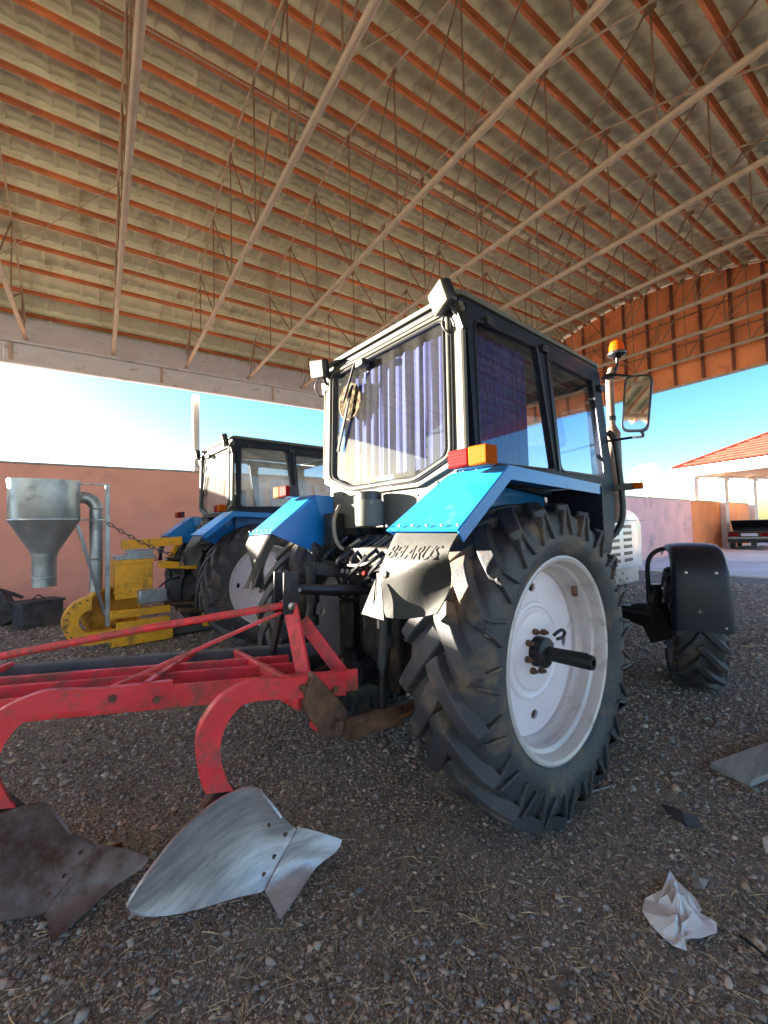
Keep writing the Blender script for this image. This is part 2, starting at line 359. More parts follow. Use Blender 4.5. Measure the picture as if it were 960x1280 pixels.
# eave beams and fascia
for y, s in ((8.46, 1), (-2.24, -1)):
    MB().box(((XA + XB) / 2, y, 5.33), (XB - XA, .10, .05)).build('eave_beam', 'eave_metal', shed, bevel=.004)
    MB().box(((XA + XB) / 2, y, 4.90), (XB - XA, .10, .06)).build('eave_beam', 'eave_metal', shed, bevel=.004)
    me = None
    for i in range(8):
        x0 = XA + (XB - XA) * i / 8; L = (XB - XA) / 8
        if me is None: o = MB().box((0, 0, 0), (L - .002, .012, .42)).build('fascia_panel', 'eave_metal', shed, smooth=0); me = o.data
        else: o = obj('fascia_panel', me, 'eave_metal', shed, 0)
        o.location = (x0 + L / 2, y + s * .056, 5.115)
    for i in range(9):
        MB().box((XA + .4 + (XB - XA - .8) * i / 8, y + s * .03, 5.115), (.05, .04, .40)).build('fascia_stud', 'truss_paint', shed, smooth=0)
    # closing sheet above the beam up to the roof edge
    MB().box(((XA + XB) / 2, y + s * .05, 5.605), (XB - XA, .012, .52)).build('closing_sheet', 'eave_metal', shed, smooth=0)
    for x in ((-11.4, -5.6, .13, 5.2, 10.1) if s > 0 else (-11.4, 10.1)):
        MB().box((x, y + s * .10 + (.22 if s > 0 else 0), 2.44), (.14, .14, 4.88)).build('post', 'eave_metal', shed, bevel=.006)
# lower bay carrying on to the right, behind the photographer
BY0, BY1 = -2.5, -9.0
def zb(y): return 5.62 + (y - BY0) * .085
me = None
for i in range(int((XB + .35 - XA) / SW) + 1):
    if me is None:
        rows = []
        for r in range(15):
            for f in (0, .5, .97):
                y = BY0 - (r + f) * .43
                rows.append([Vector((SW * k / 40, y, zb(y) + .06 * f + .026 * math.sqrt(max(0, 1 - (2 * ((SW * k / 40 / .275) % 1) - 1) ** 2)) ** .8)) for k in range(41)])
        o = MB().grid(rows).build('roof_sheet', 'roof_metal', shed, smooth=38); me = o.data
    else: o = obj('roof_sheet', me, 'roof_metal', shed, 0)
    o.location = (XA - .15 + i * SW, 0, 0)
for k in range(15):
    o = obj('purlin', pme, 'purlin_wood', shed, 0); y = BY0 - .43 * k - .05; o.location = ((XA + XB) / 2, y, zb(y) - .045)
for x in TX[::2]: MB().box((x, (BY0 + BY1) / 2, 5.16), (.07, BY0 - BY1, .12), Matrix.Rotation(math.atan(.085), 3, 'X')).build('rafter', 'truss_paint', shed, bevel=.006)
for x in (-11.4, 10.1): MB().box((x, BY1 + .1, 2.4), (.14, .14, 4.8)).build('post', 'eave_metal', shed, bevel=.006)
# gable end wall, panel by panel
GX = 10.42; y = -2.5; me = None
while y < 8.7:
    y1 = min(y + .6, 8.75)
    b = MB(); ys = [y + .004, (y + y1) / 2, y1 - .004]
    pts = [(ys[0], 4.92), (ys[2], 4.92)] + [(yy, sz(yy) + .0) for yy in reversed(ys)]
    b.plate(pts, [], .012, lambda u, v, w_: Vector((GX + w_, u, v)))
    b.build('gable_panel', 'gable_paint', shed, smooth=0)
    MB().box((GX - .03, y, (4.92 + sz(y)) / 2), (.05, .06, sz(y) - 4.92 - .02)).build('gable_stud', 'gable_dark', shed, smooth=0)
    y += .6
for i in range(11):
    y0 = BY0 - .6 * i; y1 = max(y0 - .6, BY1)
    MB().plate([(y0 - .004, 4.92), (y1 + .004, 4.92), (y1 + .004, zb(y1) + .03), (y0 - .004, zb(y0) + .03)], [], .012, lambda u, v, w_: Vector((GX + w_, u, v))).build('gable_panel', 'gable_paint', shed, smooth=0)
MB().box((GX - .02, 3.1, 4.90), (.09, 11.2, .05)).build('gable_beam', 'truss_paint', shed, smooth=0)
for z in (5.9, 6.6): MB().tube([(GX - .07, -2.3, z), (GX - .07, 8.5, z)], .014, 6).build('gable_rail', 'web_paint', shed)

# ------------------------------------------------------------------ boundary walls
def wall(name, label, m, a, b, h, th=.25):
    a, b = Vector(a), Vector(b); root = empty(name, (a.x, a.y, 0), math.atan2(b.y - a.y, b.x - a.x)); L = (b - a).length
    tag(root, label, 'wall')
    MB().box((L / 2, 0, h / 2), (L, th, h)).build('wall_body', m, root, smooth=0)
    n = max(1, round(L / 2.4))
    for i in range(n): MB().box((L * (i + .5) / n, 0, h + .022), (L / n - .01, th + .03, .04)).build('coping_slab', 'coping', root, smooth=0, bevel=.006)
    return root
a, b = sh(-26, 8.72), sh(11.2, 8.72)
wall('plaster_wall', 'pink plastered boundary wall behind the funnel machine, on the left', 'plaster_pink', a, b, 2.93)
wall('plaster_wall', 'plastered yard wall coloured pale pink for lens haze beyond the front wheel, on the right', 'plaster_hazed', (13.0, 4.25, 0), (21.9, 3.9, 0), 2.42)
wall('plaster_wall', 'orange plastered wall under the tiled pavilion roof, behind the open-boot car', 'plaster_orange', (21.96, 3.9, 0), (33.5, 3.3, 0), 2.42)  # continues the yard wall; deeper orange colour stands for shade here
# ------------------------------------------------------------------ tiled pavilion
pv = tag(empty('pavilion', (23.9, 4.35, 0), rad(-20)), 'open pavilion with red tiled hip roof and white columns in the yard', 'pavilion')
PD, PW, PE = 7.5, 8.5, 3.75
for i, (x, y) in enumerate([(.25, -.1), (2.6, -.1), (5.0, -.1), (7.2, -.1), (.25, -6.7), (.25, -8.4), (7.2, -4.6), (7.2, -8.2)]):
    c = MB().box((x, y, PE / 2), (.28, .28, PE)).build('column', 'white_paint', pv, bevel=.01)
    MB().box((x, y, PE - .12), (.40, .40, .12)).build('capital', 'white_paint', c, bevel=.01)
for nm, c, d in (('front_beam', (.0, -PW / 2, PE + .2), (.30, PW + .3, .44)), ('side_beam', (PD / 2, .05, PE + .2), (PD - .32, .28, .44)), ('side_beam', (PD / 2, -PW, PE + .2), (PD - .32, .28, .44)), ('back_beam', (PD, -PW / 2, PE + .2), (.30, PW + .3, .44))):
    MB().box(c, d).build('eave_beam', 'white_paint', pv, bevel=.008)
MB().box((PD / 2, -PW / 2, PE + .10), (PD - .34, PW - .1, .05)).build('ceiling', 'soffit', pv, smooth=0)
MB().box((7.6, -6.4, 1.85), (.16, 4.2, 3.7)).build('back_wall', 'plaster_orange', pv, smooth=0)
ov = .45; z0 = PE + .44; zr = 6.25
A = Vector((-ov, ov, z0)); B = Vector((-ov, -PW - ov, z0)); Cc = Vector((PD + ov, -PW - ov, z0)); D = Vector((PD + ov, ov, z0))
R1 = Vector((PD / 2, -3.7, zr)); R2 = Vector((PD / 2, -PW + 3.7, zr))
def slope(e0, e1, t0, t1, nu=90, nv=13):
    nrm = (e1 - e0).cross(t0 - e0).normalized()
    if nrm.z < 0: nrm = -nrm
    L = (e1 - e0).length; rows = []
    for j in range(nv + 1):
        v = j / nv
        for st in ((0, .96) if j < nv else (0,)):
            vv = (j + st) / nv; a_ = e0.lerp(t0, vv); b_ = e1.lerp(t1, vv); row = []
            for i in range(nu + 1):
                p = a_.lerp(b_, i / nu); s_ = (p - e0).dot((e1 - e0).normalized())
                row.append(p + nrm * (.03 * abs(math.sin(math.pi * s_ / .24)) + .035 * (1 - st)))
            rows.append(row)
    return MB().grid(rows)
for e0, e1, t0, t1 in ((A, B, R1, R2), (D, A, R1, R1), (Cc, D, R2, R1), (B, Cc, R2, R2)):
    slope(e0, e1, t0, t1).build('roof_slope', 'tile_red', pv, smooth=50)
for p, q in ((A, R1), (B, R2), (Cc, R2), (D, R1), (R1, R2)): MB().tube([p + Vector((0, 0, .06)), q + Vector((0, 0, .06))], .07, 8).build('hip_cap', 'tile_red', pv)
for p, q in ((A, B), (A, D), (B, Cc)): MB().bar(p - Vector((0, 0, .06)), q - Vector((0, 0, .06)), .12, .10).build('gutter', 'white_paint', pv, bevel=.01)
MB().add([A - Vector((0, 0, .012)), B - Vector((0, 0, .012)), Cc - Vector((0, 0, .012)), D - Vector((0, 0, .012))], [(0, 1, 2, 3)]).build('soffit', 'white_paint', pv, smooth=0)

# ------------------------------------------------------------------ satellite dish
ds = tag(empty('satellite_dish', (21.6, 5.5, 0)), 'white satellite dish on a pole behind the yard wall', 'satellite dish')
MB().tube([(0, 0, 0), (0, 0, 3.55)], .05, 10).build('pole', 'white_paint', ds)
pr = [(r, .25 * r * r) for r in (0.001, .2, .4, .6, .75)]
dd = MB().lathe(pr, 32, 'X').build('dish', 'dish_white', ds, solid=.02)
dd.location = (-.1, .1, 3.75); dd.rotation_euler = (0, rad(-38), rad(168))
MB().tube([(-.1, .1, 3.3), (-.65, .0, 3.35), (-.8, 0, 3.75)], .018, 6).build('feed_arm', 'white_paint', ds)

# bare twiggy shrub by the pavilion
def twigs(loc, h, label, seed, n=9):
    rnd = random.Random(seed); root = tag(empty('bare_shrub', loc), label, 'shrub'); m = MB(); c = MB()
    m.tube([(0, 0, 0), (.03, 0, h * .45)], [.05, .03], 6)
    def br(p, d, L, r, k):
        q = p + d * L; c.tube([p, (p + q) / 2 + Vector((rnd.uniform(-.05, .05), rnd.uniform(-.05, .05), 0)) * L, q], [r, r * .8, r * .6], 4, cap=False)
        if k: 
            for _ in range(3): br(p + d * L * rnd.uniform(.4, 1), (d + Vector((rnd.uniform(-.8, .8), rnd.uniform(-.8, .8), rnd.uniform(-.1, .5)))).normalized(), L * .66, r * .6, k - 1)
    for _ in range(n): br(Vector((0, 0, h * rnd.uniform(.3, .45))), Vector((rnd.uniform(-.7, .7), rnd.uniform(-.7, .7), 1)).normalized(), h * .28, .016, 3)
    m.build('trunk', 'twig', root); c.build('crown', 'twig', root, fix=False)
twigs((20.3, 5.6, 0), 3.2, 'leafless shrub rising above the pale pink yard wall', 3)
twigs((26.5, 6.6, 0), 3.3, 'leafless shrub seen between the pavilion columns', 5)

# ------------------------------------------------------------------ parked car
cr = tag(empty('parked_car', (24.6, 2.15, 0), rad(4)), 'black saloon car parked under the pavilion with its boot lid open', 'car')
def shell(secs, name, m, parent, **k):
    return MB().grid(secs).build(name, m, parent, **k)
W = .82
prof = [(-.02, .42), (-.05, .62), (0, .86), (.02, .90), (.85, .93), (3.3, .90), (4.15, .78), (4.25, .5), (4.2, .34), (.0, .34)]
MB().plate(rpoly(prof, .06, 3), [], 2 * W, lambda u, v, w_: Vector((u, w_ * (1 - .06 * max(0, v - .6)), v))).build('body', 'car_paint', cr, bevel=.03)
MB().plate(rpoly([(.62, .90), (1.12, 1.36), (2.2, 1.40), (3.0, .92)], .06, 3), [], 1.36, lambda u, v, w_: Vector((u, w_ * (1 - .5 * (v - .9)), v))).build('cabin', 'car_glass', cr, bevel=.02)
MB().plate(rpoly([(1.1, 1.33), (1.14, 1.38), (2.2, 1.42), (2.26, 1.37)], .02, 2), [], 1.08, lambda u, v, w_: Vector((u, w_, v + .01))).build('roof', 'car_paint', cr, bevel=.02)
lid = MB(); lid.box((0, 0, 0), (.70, 1.42, .04)); lid = lid.build('boot_lid', 'car_paint', cr, bevel=.012); lid.location = (.52, 0, 1.20); lid.rotation_euler = (0, rad(42), 0)
MB().box((-.06, 0, .88), (.04, 1.5, .05)).build('boot_sill', 'car_paint', cr, bevel=.01)
MB().box((-.10, 0, .52), (.14, 1.66, .15)).build('bumper', 'black_plastic', cr, bevel=.02)
MB().box((-.175, 0, .575), (.012, 1.6, .03)).build('bumper_trim', 'bright_steel', cr, smooth=0)
for s in (-1, 1): MB().box((-.06, s * .60, .73), (.05, .36, .15)).build('tail_light', 'red_lens', cr, bevel=.01)
MB().box((-.055, 0, .73), (.03, .62, .14)).build('plate_panel', 'plate', cr, bevel=.006)
for x in (.72, 3.35):
    for s in (-1, 1):
        wv = MB().lathe([(.16, -.09), (.27, -.09), (.30, -.06), (.30, .06), (.27, .09), (.16, .09)], 28).build('wheel', 'rubber', cr); wv.location = (x, s * .72, .30)
        MB().lathe([(.001, s * .06), (.15, s * .07), (.17, s * .085)], 24).build('hub_cap', 'plate', wv)

# ================================================================== TRACTOR
def tyre(R, rb, W, nl, lh, dphi):
    """carcass and chevron lugs round the Y axis; W = half width"""
    m = MB(); Rc = R - lh
    half = [(rb, W * .80), (rb + .02, W * .87), (rb + .10 * (Rc - rb) + .02, W * .97), (rb + .38 * (Rc - rb), W * 1.06), (rb + .62 * (Rc - rb), W * 1.05), (rb + .8 * (Rc - rb), W * .99), (Rc - .018, W * .88), (Rc - .004, W * .6), (Rc, 0)]
    half = [(p.x, p.y) for p in bez([(a, b, 0) for a, b in half], 3)]
    prof = [(r, -y) for r, y in half] + [(r, y) for r, y in reversed(half[:-1])]
    m.lathe(prof, 96)
    # thin moulding rings on the sidewall
    for sgn in (-1, 1): m.lathe([(rb + .42 * (Rc - rb) - .004, sgn * W * 1.058), (rb + .42 * (Rc - rb), sgn * (W * 1.062 + .004)), (rb + .42 * (Rc - rb) + .004, sgn * W * 1.058)], 96)
    pitch = 2 * math.pi / nl
    def P(r, y, ph): return Vector((r * math.cos(ph), y, r * math.sin(ph)))
    for side in (-1, 1):
        for k in range(nl):
            p0 = pitch * (k + (.5 if side > 0 else 0)); secs = []; n = 7
            for i in range(n + 1):
                t = i / n; y = side * (-.06 * W + t * 1.03 * W); ph = p0 + dphi * (t ** .85)
                dy = side * 1.03 * W; dx = R * dphi * .85 * max(t, .12) ** (-.15); L = math.hypot(dx, dy); nx, ny = -dy / L, dx / L
                hw = (.030 + .010 * (1 - t)) * R / .79; hb = hw * 1.55
                rt = R - .022 * (abs(y) / W) ** 3 * R / .79; rbm = Rc - .03
                if i == 0: rt -= .012
                def q(r, d): return P(r, y + ny * d, ph + nx * d / R)
                secs.append([q(rbm, -hb), q(rt, -hw), q(rt, hw), q(rbm, hb)])
            # shoulder end running down the sidewall
            yo = side * W * 1.01; ph = p0 + dphi
            for rr, hw, yy in ((R - .075, .026, W * 1.04), (R - .12, .020, W * 1.055)):
                a = hw * R / .79
                d_in = .05
                secs.append([P(rr, side * (yy - d_in), ph - a * 1.6 / R), P(rr, side * yy, ph - a / R), P(rr, side * yy, ph + a / R), P(rr, side * (yy - d_in), ph + a * 1.6 / R)])
            vs = [v for s_ in secs for v in s_]; fs = []
            for i in range(len(secs) - 1):
                for j in range(3): fs.append((i * 4 + j, i * 4 + j + 1, (i + 1) * 4 + j + 1, (i + 1) * 4 + j))
            fs.append((0, 1, 2, 3)); e = (len(secs) - 1) * 4; fs.append((e + 3, e + 2, e + 1, e)); m.add(vs, fs)
            # A-shaped buttress with a hollow between its two ribs
            for sg in (-1, 1):
                a0 = P(R - .050, side * W * 1.03, ph + sg * .020 / R); a1 = P(R - .175 * R / .79, side * W * 1.075, ph + sg * (.055 + .02 * (sg > 0)) / R)
                m.bar(a0, a1, .016, .030, up=(0, side, 0))
    return m
def rear_wheel(root, side):
    """side -1 = right-hand wheel, outer face towards -Y"""
    R = .795; s = side
    t = tyre(R, .497, .205, 21, .048, rad(21)).build('rear_wheel', 'rubber', root, smooth=50, bevel=.007); t.location = (0, s * .80, .775)
    if s > 0: t.rotation_euler = (0, rad(7), 0)
    MB().lathe([(.500, s * .150), (.512, s * .168), (.512, s * .182), (.502, s * .186), (.486, s * .180), (.478, s * .160), (.472, s * .125), (.455, s * .112), (.450, s * .085), (.455, s * .065), (.450, s * .048), (.432, s * .030), (.430, -s * .02), (.455, -s * .10), (.470, -s * .14), (.505, -s * .17), (.512, -s * .18)], 96).build('rim', 'wheel_rim_paint', t, smooth=30)
    hs = [circ(.335 * math.cos(a), .335 * math.sin(a), .020, .036, 16, 0) for a in (rad(100), rad(190), rad(280), rad(10))]
    hs = []
    for a in (rad(88), rad(178), rad(268), rad(358)):
        hs.append([(.335 * math.cos(a) + .034 * math.cos(q) * -math.sin(a) + .024 * math.sin(q) * math.cos(a), .335 * math.sin(a) + .034 * math.cos(q) * math.cos(a) + .024 * math.sin(q) * math.sin(a)) for q in [2 * math.pi * i / 18 for i in range(18)]])
    d = MB().plate(circ(0, 0, .431, n=72), hs, .014, lambda u, v, w_: Vector((u, w_ + s * .0, v))).build('wheel_disc', 'wheel_silver', t, smooth=30)
    MB().lathe([(.262, s * .0075), (.250, s * .016), (.238, s * .018), (.226, s * .011), (.212, s * .011), (.200, s * .022), (.165, s * .028), (.001, s * .028)], 72).build('disc_dish', 'wheel_silver', t, smooth=25)
    MB().lathe([(.080, s * .028), (.080, s * .044), (.079, s * .050), (.078, s * .085), (.055, s * .098), (.04, s * .10), (.001, s * .10)], 40).build('hub', 'black_iron', t, smooth=30)
    MB().lathe([(.036, s * .09), (.036, s * .318), (.032, s * .325), (.018, s * .325), (.018, s * .312), (.001, s * .312)], 28).build('axle_stub', 'black_iron', t, smooth=30)
    MB().bar((0, s * .105, .03), (.0, s * .30, .036), .012, .01).build('axle_key', 'greasy', t, smooth=0)
    nut = None
    for k in range(8):
        a = 2 * math.pi * k / 8 + .2
        if nut is None:
            o = MB().lathe([(.017, s * .0), (.017, s * .020), (.012, s * .022), (.010, s * .022), (.010, s * .036), (.001, s * .036)], 6).build('wheel_nut', 'rust', t, smooth=20); nut = o.data
        else: o = obj('wheel_nut', nut, 'rust', t, 0)
        o.location = (.108 * math.cos(a), s * .028, .108 * math.sin(a))
    MB().tube(bez([(.03, s * .11, .09), (.07, s * .13, .115), (.10, s * .135, .10), (.09, s * .13, .075), (.05, s * .12, .07)], 5), .009, 7).build('drag_eye', 'black_iron', t)
    MB().tube([(.30, s * .10, .315), (.275, s * .115, .27)], .017, 8).build('valve_clip', 'rust', t)
    return t
def front_wheel(root, side, steer):
    s = side
    t = tyre(.53, .255, .165, 17, .036, rad(24)).build('front_wheel', 'rubber', root, smooth=50, bevel=.005)
    t.location = (2.47, s * .90, .515); t.rotation_euler = (0, rad(4), steer)
    MB().lathe([(.262, s * .13), (.27, s * .145), (.255, s * .15), (.24, s * .12), (.225, s * .05), (.22, 0), (.23, -s * .08), (.25, -s * .12), (.268, -s * .145)], 56).build('rim', 'wheel_rim_paint', t, smooth=30)
    MB().lathe([(.224, s * .03), (.2, s * .028), (.12, s * .05), (.09, s * .075), (.001, s * .08)], 48).build('wheel_disc', 'wheel_silver', t, smooth=30)
    MB().lathe([(.09, s * .06), (.085, s * .12), (.05, s * .14), (.001, s * .14)], 32).build('hub', 'black_iron', t, smooth=30)
    # mudguard over the wheel, turning with it
    rows = []; path = [(-.63, .08), (-.635, .30), (-.625, .48), (-.585, .60), (-.50, .685), (-.38, .725), (-.2, .735), (.05, .72), (.25, .66)]
    path = bez([(a, 0, b) for a, b in path], 4)
    for i, p in enumerate(path):
        wd = .175 + .02 * min(1, max(0, (.75 - p.z) / .6))
        nrm = Vector((p.x, 0, p.z * .9)).normalized(); row = []
        for y, dn in ((-wd, -.055), (-wd - .002, -.03), (-wd + .012, -.008), (-wd + .035, 0), (-wd * .5, .006), (0, .008), (wd * .5, .006), (wd - .035, 0), (wd - .012, -.008), (wd + .002, -.03), (wd, -.055)):
            row.append(p + nrm * dn + Vector((0, y, 0)))
        rows.append(row)
    fg = MB().grid(rows).build('front_mudguard', 'fender_plastic', root, smooth=60, solid=.006)
    fg.location = t.location; fg.rotation_euler = (0, 0, steer)
    for y, z, r in ((-.10, .53, .010), (.09, .53, .011), (.01, .24, .020), (-.14, .12, .008)):
        MB().lathe([(.001, -.006), (r, -.004), (r, .004)], 16, 'X', (-.640 if z < .4 else -.628, y, z)).build('bolt', 'bright_steel', fg)
    MB().lathe([(.001, -.0075), (.009, -.007), (.009, .004)], 16, 'X', (-.6405, .01, .24)).build('bolt', 'black_iron', fg)
    MB().tube(bez([(-.05, -s * .10, .70), (-.05, -s * .22, .675), (-.05, -s * .29, .61), (-.05, -s * .315, .5), (-.05, -s * .315, .26)], 6), .020, 10).build('mudguard_stay', 'black_iron', fg)
    MB().box((-.05, -s * .30, .24), (.14, .07, .10)).build('stay_foot', 'black_iron', fg, bevel=.01)
    return t
def build_tractor():
    T = empty('tractor')
    for s in (-1, 1): rear_wheel(T, s); front_wheel(T, s, rad(21))
    # ---- running gear
    b = MB(); b.box((.45, 0, .80), (1.5, .42, .52)); b.box((-.18, 0, .80), (.50, .50, .58)); b.box((-.30, 0, 1.12), (.36, .46, .18)); b.box((.2, 0, .50), (.7, .3, .12))
    b.build('gearbox', 'greasy', T, bevel=.02)
    b = MB()
    for s in (-1, 1):
        b.lathe([(.19, s * .20), (.19, s * .30), (.13, s * .36), (.11, s * .60), (.12, s * .64), (.12, s * .76), (.06, s * .78)], 28, 'Y', (0, 0, .775))
    b.build('rear_axle', 'black_iron', T, smooth=30)
    b = MB(); b.box((1.85, 0, .92), (1.35, .40, .66)); b.box((1.85, 0, .55), (1.1, .26, .16)); b.box((2.75, 0, .80), (.6, .34, .16)); b.box((1.7, -.25, 1.1), (.5, .12, .2)); b.box((2.15, -.24, .88), (.2, .1, .16))
    for i in range(4): b.lathe([(.05, -.22), (.05, -.30), (.001, -.30)], 14, 'Y', (1.45 + .2 * i, 0, .95))
    b.build('engine', 'greasy', T, bevel=.015)
    b = MB(); b.box((2.47, 0, .56), (.16, 1.10, .15)); b.box((2.47, 0, .52), (.30, .30, .24))
    for s in (-1, 1):
        b.lathe([(.09, s * .42), (.115, s * .50), (.115, s * .62), (.08, s * .66)], 20, 'Y', (2.47, 0, .56)); b.bar((2.47, s * .58, .64), (2.47, s * .70, .36), .20, .22)
        b.tube([(2.47, s * .62, .36), (2.47, s * .62, .86)], .06, 14)
        b.tube([(2.30, s * .62, .60), (2.28, s * .1, .62)], .018, 8)
    b.build('front_axle', 'black_iron', T, bevel=.01, smooth=35)
    # side rail with holes
    hs = [circ(1.95 + .09 * i, .90 + (.03 if i % 2 else -.03), .016, n=10) for i in range(9)]
    for s in (-1, 1): MB().plate([(1.55, .82), (3.0, .82), (3.0, .99), (1.55, .99)], hs, .02, lambda u, v, w_, s=s: Vector((u, s * .30 + w_, v))).build('side_rail', 'wheel_rim_paint', T, smooth=0)
    # ---- bonnet
    secs = []
    for x, hw, zb, ztop in ((1.62, .355, 1.02, 1.66), (2.3, .355, 1.0, 1.64), (2.85, .35, .98, 1.60), (3.05, .335, .98, 1.54), (3.16, .30, 1.0, 1.42)):
        r = .11; secs.append([Vector((x, -hw, zb)), Vector((x, -hw, ztop - r)), Vector((x, -hw + r * .3, ztop - r * .3)), Vector((x, -hw + r, ztop)), Vector((x, hw - r, ztop)), Vector((x, hw - r * .3, ztop - r * .3)), Vector((x, hw, ztop - r)), Vector((x, hw, zb))])
    m = MB().grid(secs); n = len(m.v); m.f.append(tuple(range(n - 8, n)))
    hood = m.build('bonnet', 'hood_paint', T, smooth=50, solid=.006)
    for s in (-1, 1):
        for i in range(6): MB().box((2.62, s * .356, 1.07 + .068 * i), (.20, .010, .032)).build('vent_slot', 'black_plastic', hood, smooth=0)
        for i in range(6): MB().box((2.30, s * .358, 1.07 + .068 * i), (.20, .010, .032)).build('vent_slot', 'black_plastic', hood, smooth=0)
        MB().box((2.4, s * .357, 1.47), (1.4, .006, .006)).build('bonnet_seam', 'black_plastic', hood, smooth=0)
    MB().box((3.12, 0, 1.18), (.06, .5, .38)).build('grille', 'black_plastic', T, bevel=.01)
    for s in (-1, 1): MB().lathe([(.001, .05), (.07, .045), (.08, .0)], 24, 'X', (3.14, s * .17, 1.22)).build('headlight', 'clear_lens', T)
    # ---- exhaust
    ex = (2.16, -.43)
    e = MB().lathe([(.045, 1.45), (.045, 1.56), (.074, 1.62), (.074, 2.30), (.045, 2.36), (.037, 2.38)], 24, 'Z', (*ex, 0)).build('exhaust', 'exhaust', T, smooth=35)
    MB().tube([(ex[0], ex[1], 2.36), (ex[0], ex[1], 2.78), (ex[0] + .02, ex[1], 2.86), (ex[0] + .07, ex[1], 2.93)], .036, 16, cap=False).build('exhaust_pipe', 'exhaust', e)
    MB().lathe([(.039, 2.42), (.042, 2.43), (.042, 2.455), (.039, 2.465)], 20, 'Z', (*ex, 0)).build('pipe_clamp', 'black_iron', e)
    MB().tube(bez([(1.47, -.66, 2.18), (1.50, -.70, 2.10), (1.53, -.72, 1.75), (1.53, -.72, 1.50), (1.46, -.68, 1.36), (1.36, -.62, 1.30)], 6), .024, 10).build('grab_rail', 'black_plastic', T)
    # ---- cab
    holesS = [rpoly([(-.225, 2.585), (.425, 2.600), (.535, 1.80), (-.25, 1.785)], .05), rpoly([(.57, 2.56), (1.225, 2.545), (1.290, 1.80), (.605, 1.80)], .06)]
    outS = [(-.29, 2.66), (1.36, 2.64), (1.45, 1.76), (1.40, 1.45), (1.28, 1.22), (.62, 1.22), (.50, 1.62), (-.29, 1.70)]
    for s in (-1, 1):
        def fs(u, v, w_, s=s): return Vector((u, s * (.64 + .04 * (2.66 - v)) + w_, v))
        f = MB().plate(outS, holesS, .045, fs).build('side_frame', 'cab_navy', T, smooth=0, bevel=.005)
        for hi, h in enumerate(holesS):
            MB().plate(h, [], .004, lambda u, v, w_, s=s: fs(u, v, w_ + s * .004)).build('side_window', 'glass_side', f, smooth=0)
            # rubber seal round the glass
            MB().tube([fs(u, v, s * .024) for u, v in h] + [fs(*h[0], s * .024)], .008, 6).build('window_seal', 'black_plastic', f)
        MB().plate([(.522, 2.60), (.548, 2.60), (.596, 1.80), (.570, 1.80)], [], .012, lambda u, v, w_, s=s: fs(u, v, w_ + s * .028)).build('door_edge', 'black_plastic', f, smooth=0)
        for x, z in ((.50, 2.60), (-.10, 2.60), (1.33, 2.5)):
            MB().box(fs(x, z, s * .035), (.07, .03, .05)).build('hinge', 'black_iron', f, bevel=.006)
        MB().box(fs(1.10, 1.73, s * .03), (.14, .03, .03)).build('door_handle', 'black_plastic', f, bevel=.008)
        # curtain inside the rear side glass
        rows = []
        for zz in (2.58, 2.2, 1.78 + .01):
            rows.append([Vector((-.21 + .66 * i / 90 + (.02 * (2.58 - zz)), s * (.565 + .009 * math.sin(i * .95 + 2. * math.sin(i * .17)) + .007 * math.sin(i * .37 + zz * 2)), zz)) for i in range(91)])
        if s < 0: MB().grid(rows).build('curtain', 'curtain', T, smooth=80, fix=False)
    outR = [(-.655, 2.66), (.655, 2.66), (.675, 1.80), (.335, 1.685), (-.335, 1.685), (-.675, 1.80)]
    holeR = rpoly([(-.545, 2.595), (.545, 2.595), (.555, 1.835), (.31, 1.745), (-.31, 1.745), (-.555, 1.835)], .05)
    def fr(u, v, w_): return Vector((-.315 + w_ - .03 * (2.66 - v), u, v))
    f = MB().plate(outR, [holeR], .04, fr).build('rear_frame', 'cab_cream', T, smooth=0, bevel=.006)
    MB().plate(holeR, [], .004, lambda u, v, w_: fr(u, v, w_ - .006)).build('rear_window', 'glass_rear', f, smooth=0)
    MB().tube([fr(u, v, -.024) for u, v in holeR] + [fr(*holeR[0], -.024)], .008, 6).build('window_seal', 'black_plastic', f)
    ro = rpoly([(-.60, 2.640), (.60, 2.640), (.612, 1.825), (.325, 1.715), (-.325, 1.715), (-.612, 1.825)], .05)
    MB().tube([fr(u, v, -.026) for u, v in ro] + [fr(*ro[0], -.026)], .005, 6).build('window_seal', 'black_plastic', f)
    bd = rpoly([(-.578, 2.622), (.578, 2.622), (.588, 1.83), (.318, 1.730), (-.318, 1.730), (-.588, 1.83)], .05); MB().tube([fr(u, v, -.028) for u, v in bd] + [fr(*bd[0], -.028)], .010, 8).build('window_bead', 'cab_cream', f)
    for s in (-1, 1): MB().tube([fr(s * .665, 2.62, -.01), fr(s * .68, 1.84, -.01)], .016, 8).build('corner_bead', 'cab_cream', f)
    rows = []
    for zz in (2.56, 2.2, 1.80):
        rows.append([Vector((-.255 - .03 * (2.66 - zz) * .9, .54 - 1.08 * i / 110, zz - (.05 if zz < 1.9 and i > 80 else 0) * 0)) + Vector((.010 * math.sin(i * .85 + 2.2 * math.sin(i * .13)) + .008 * math.sin(i * .31 + 1.4) + .004 * math.sin(i * 2.3 + zz), 0, 0)) for i in range(111)])
    MB().grid(rows).build('rear_curtain', 'curtain', T, smooth=80, fix=False)
    # sticker on the rear glass
    st = MB().plate(circ(0, 0, .135, n=40), [], .002, lambda u, v, w_: Vector((w_, u, v))).build('sticker', 'sticker', f, smooth=0)
    st.location = fr(.36, 2.36, -.011); st.rotation_euler = (0, rad(-1.7), 0)
    MB().lathe([(.118, -.002), (.122, -.003), (.126, -.002)], 40, 'X').build('sticker_ring', 'rust', f, smooth=0).location = fr(.36, 2.36, -.0115)
    # wiper
    wp = MB().box(fr(.16, 2.565, -.05), (.06, .09, .05)).build('wiper', 'black_plastic', f, bevel=.01)
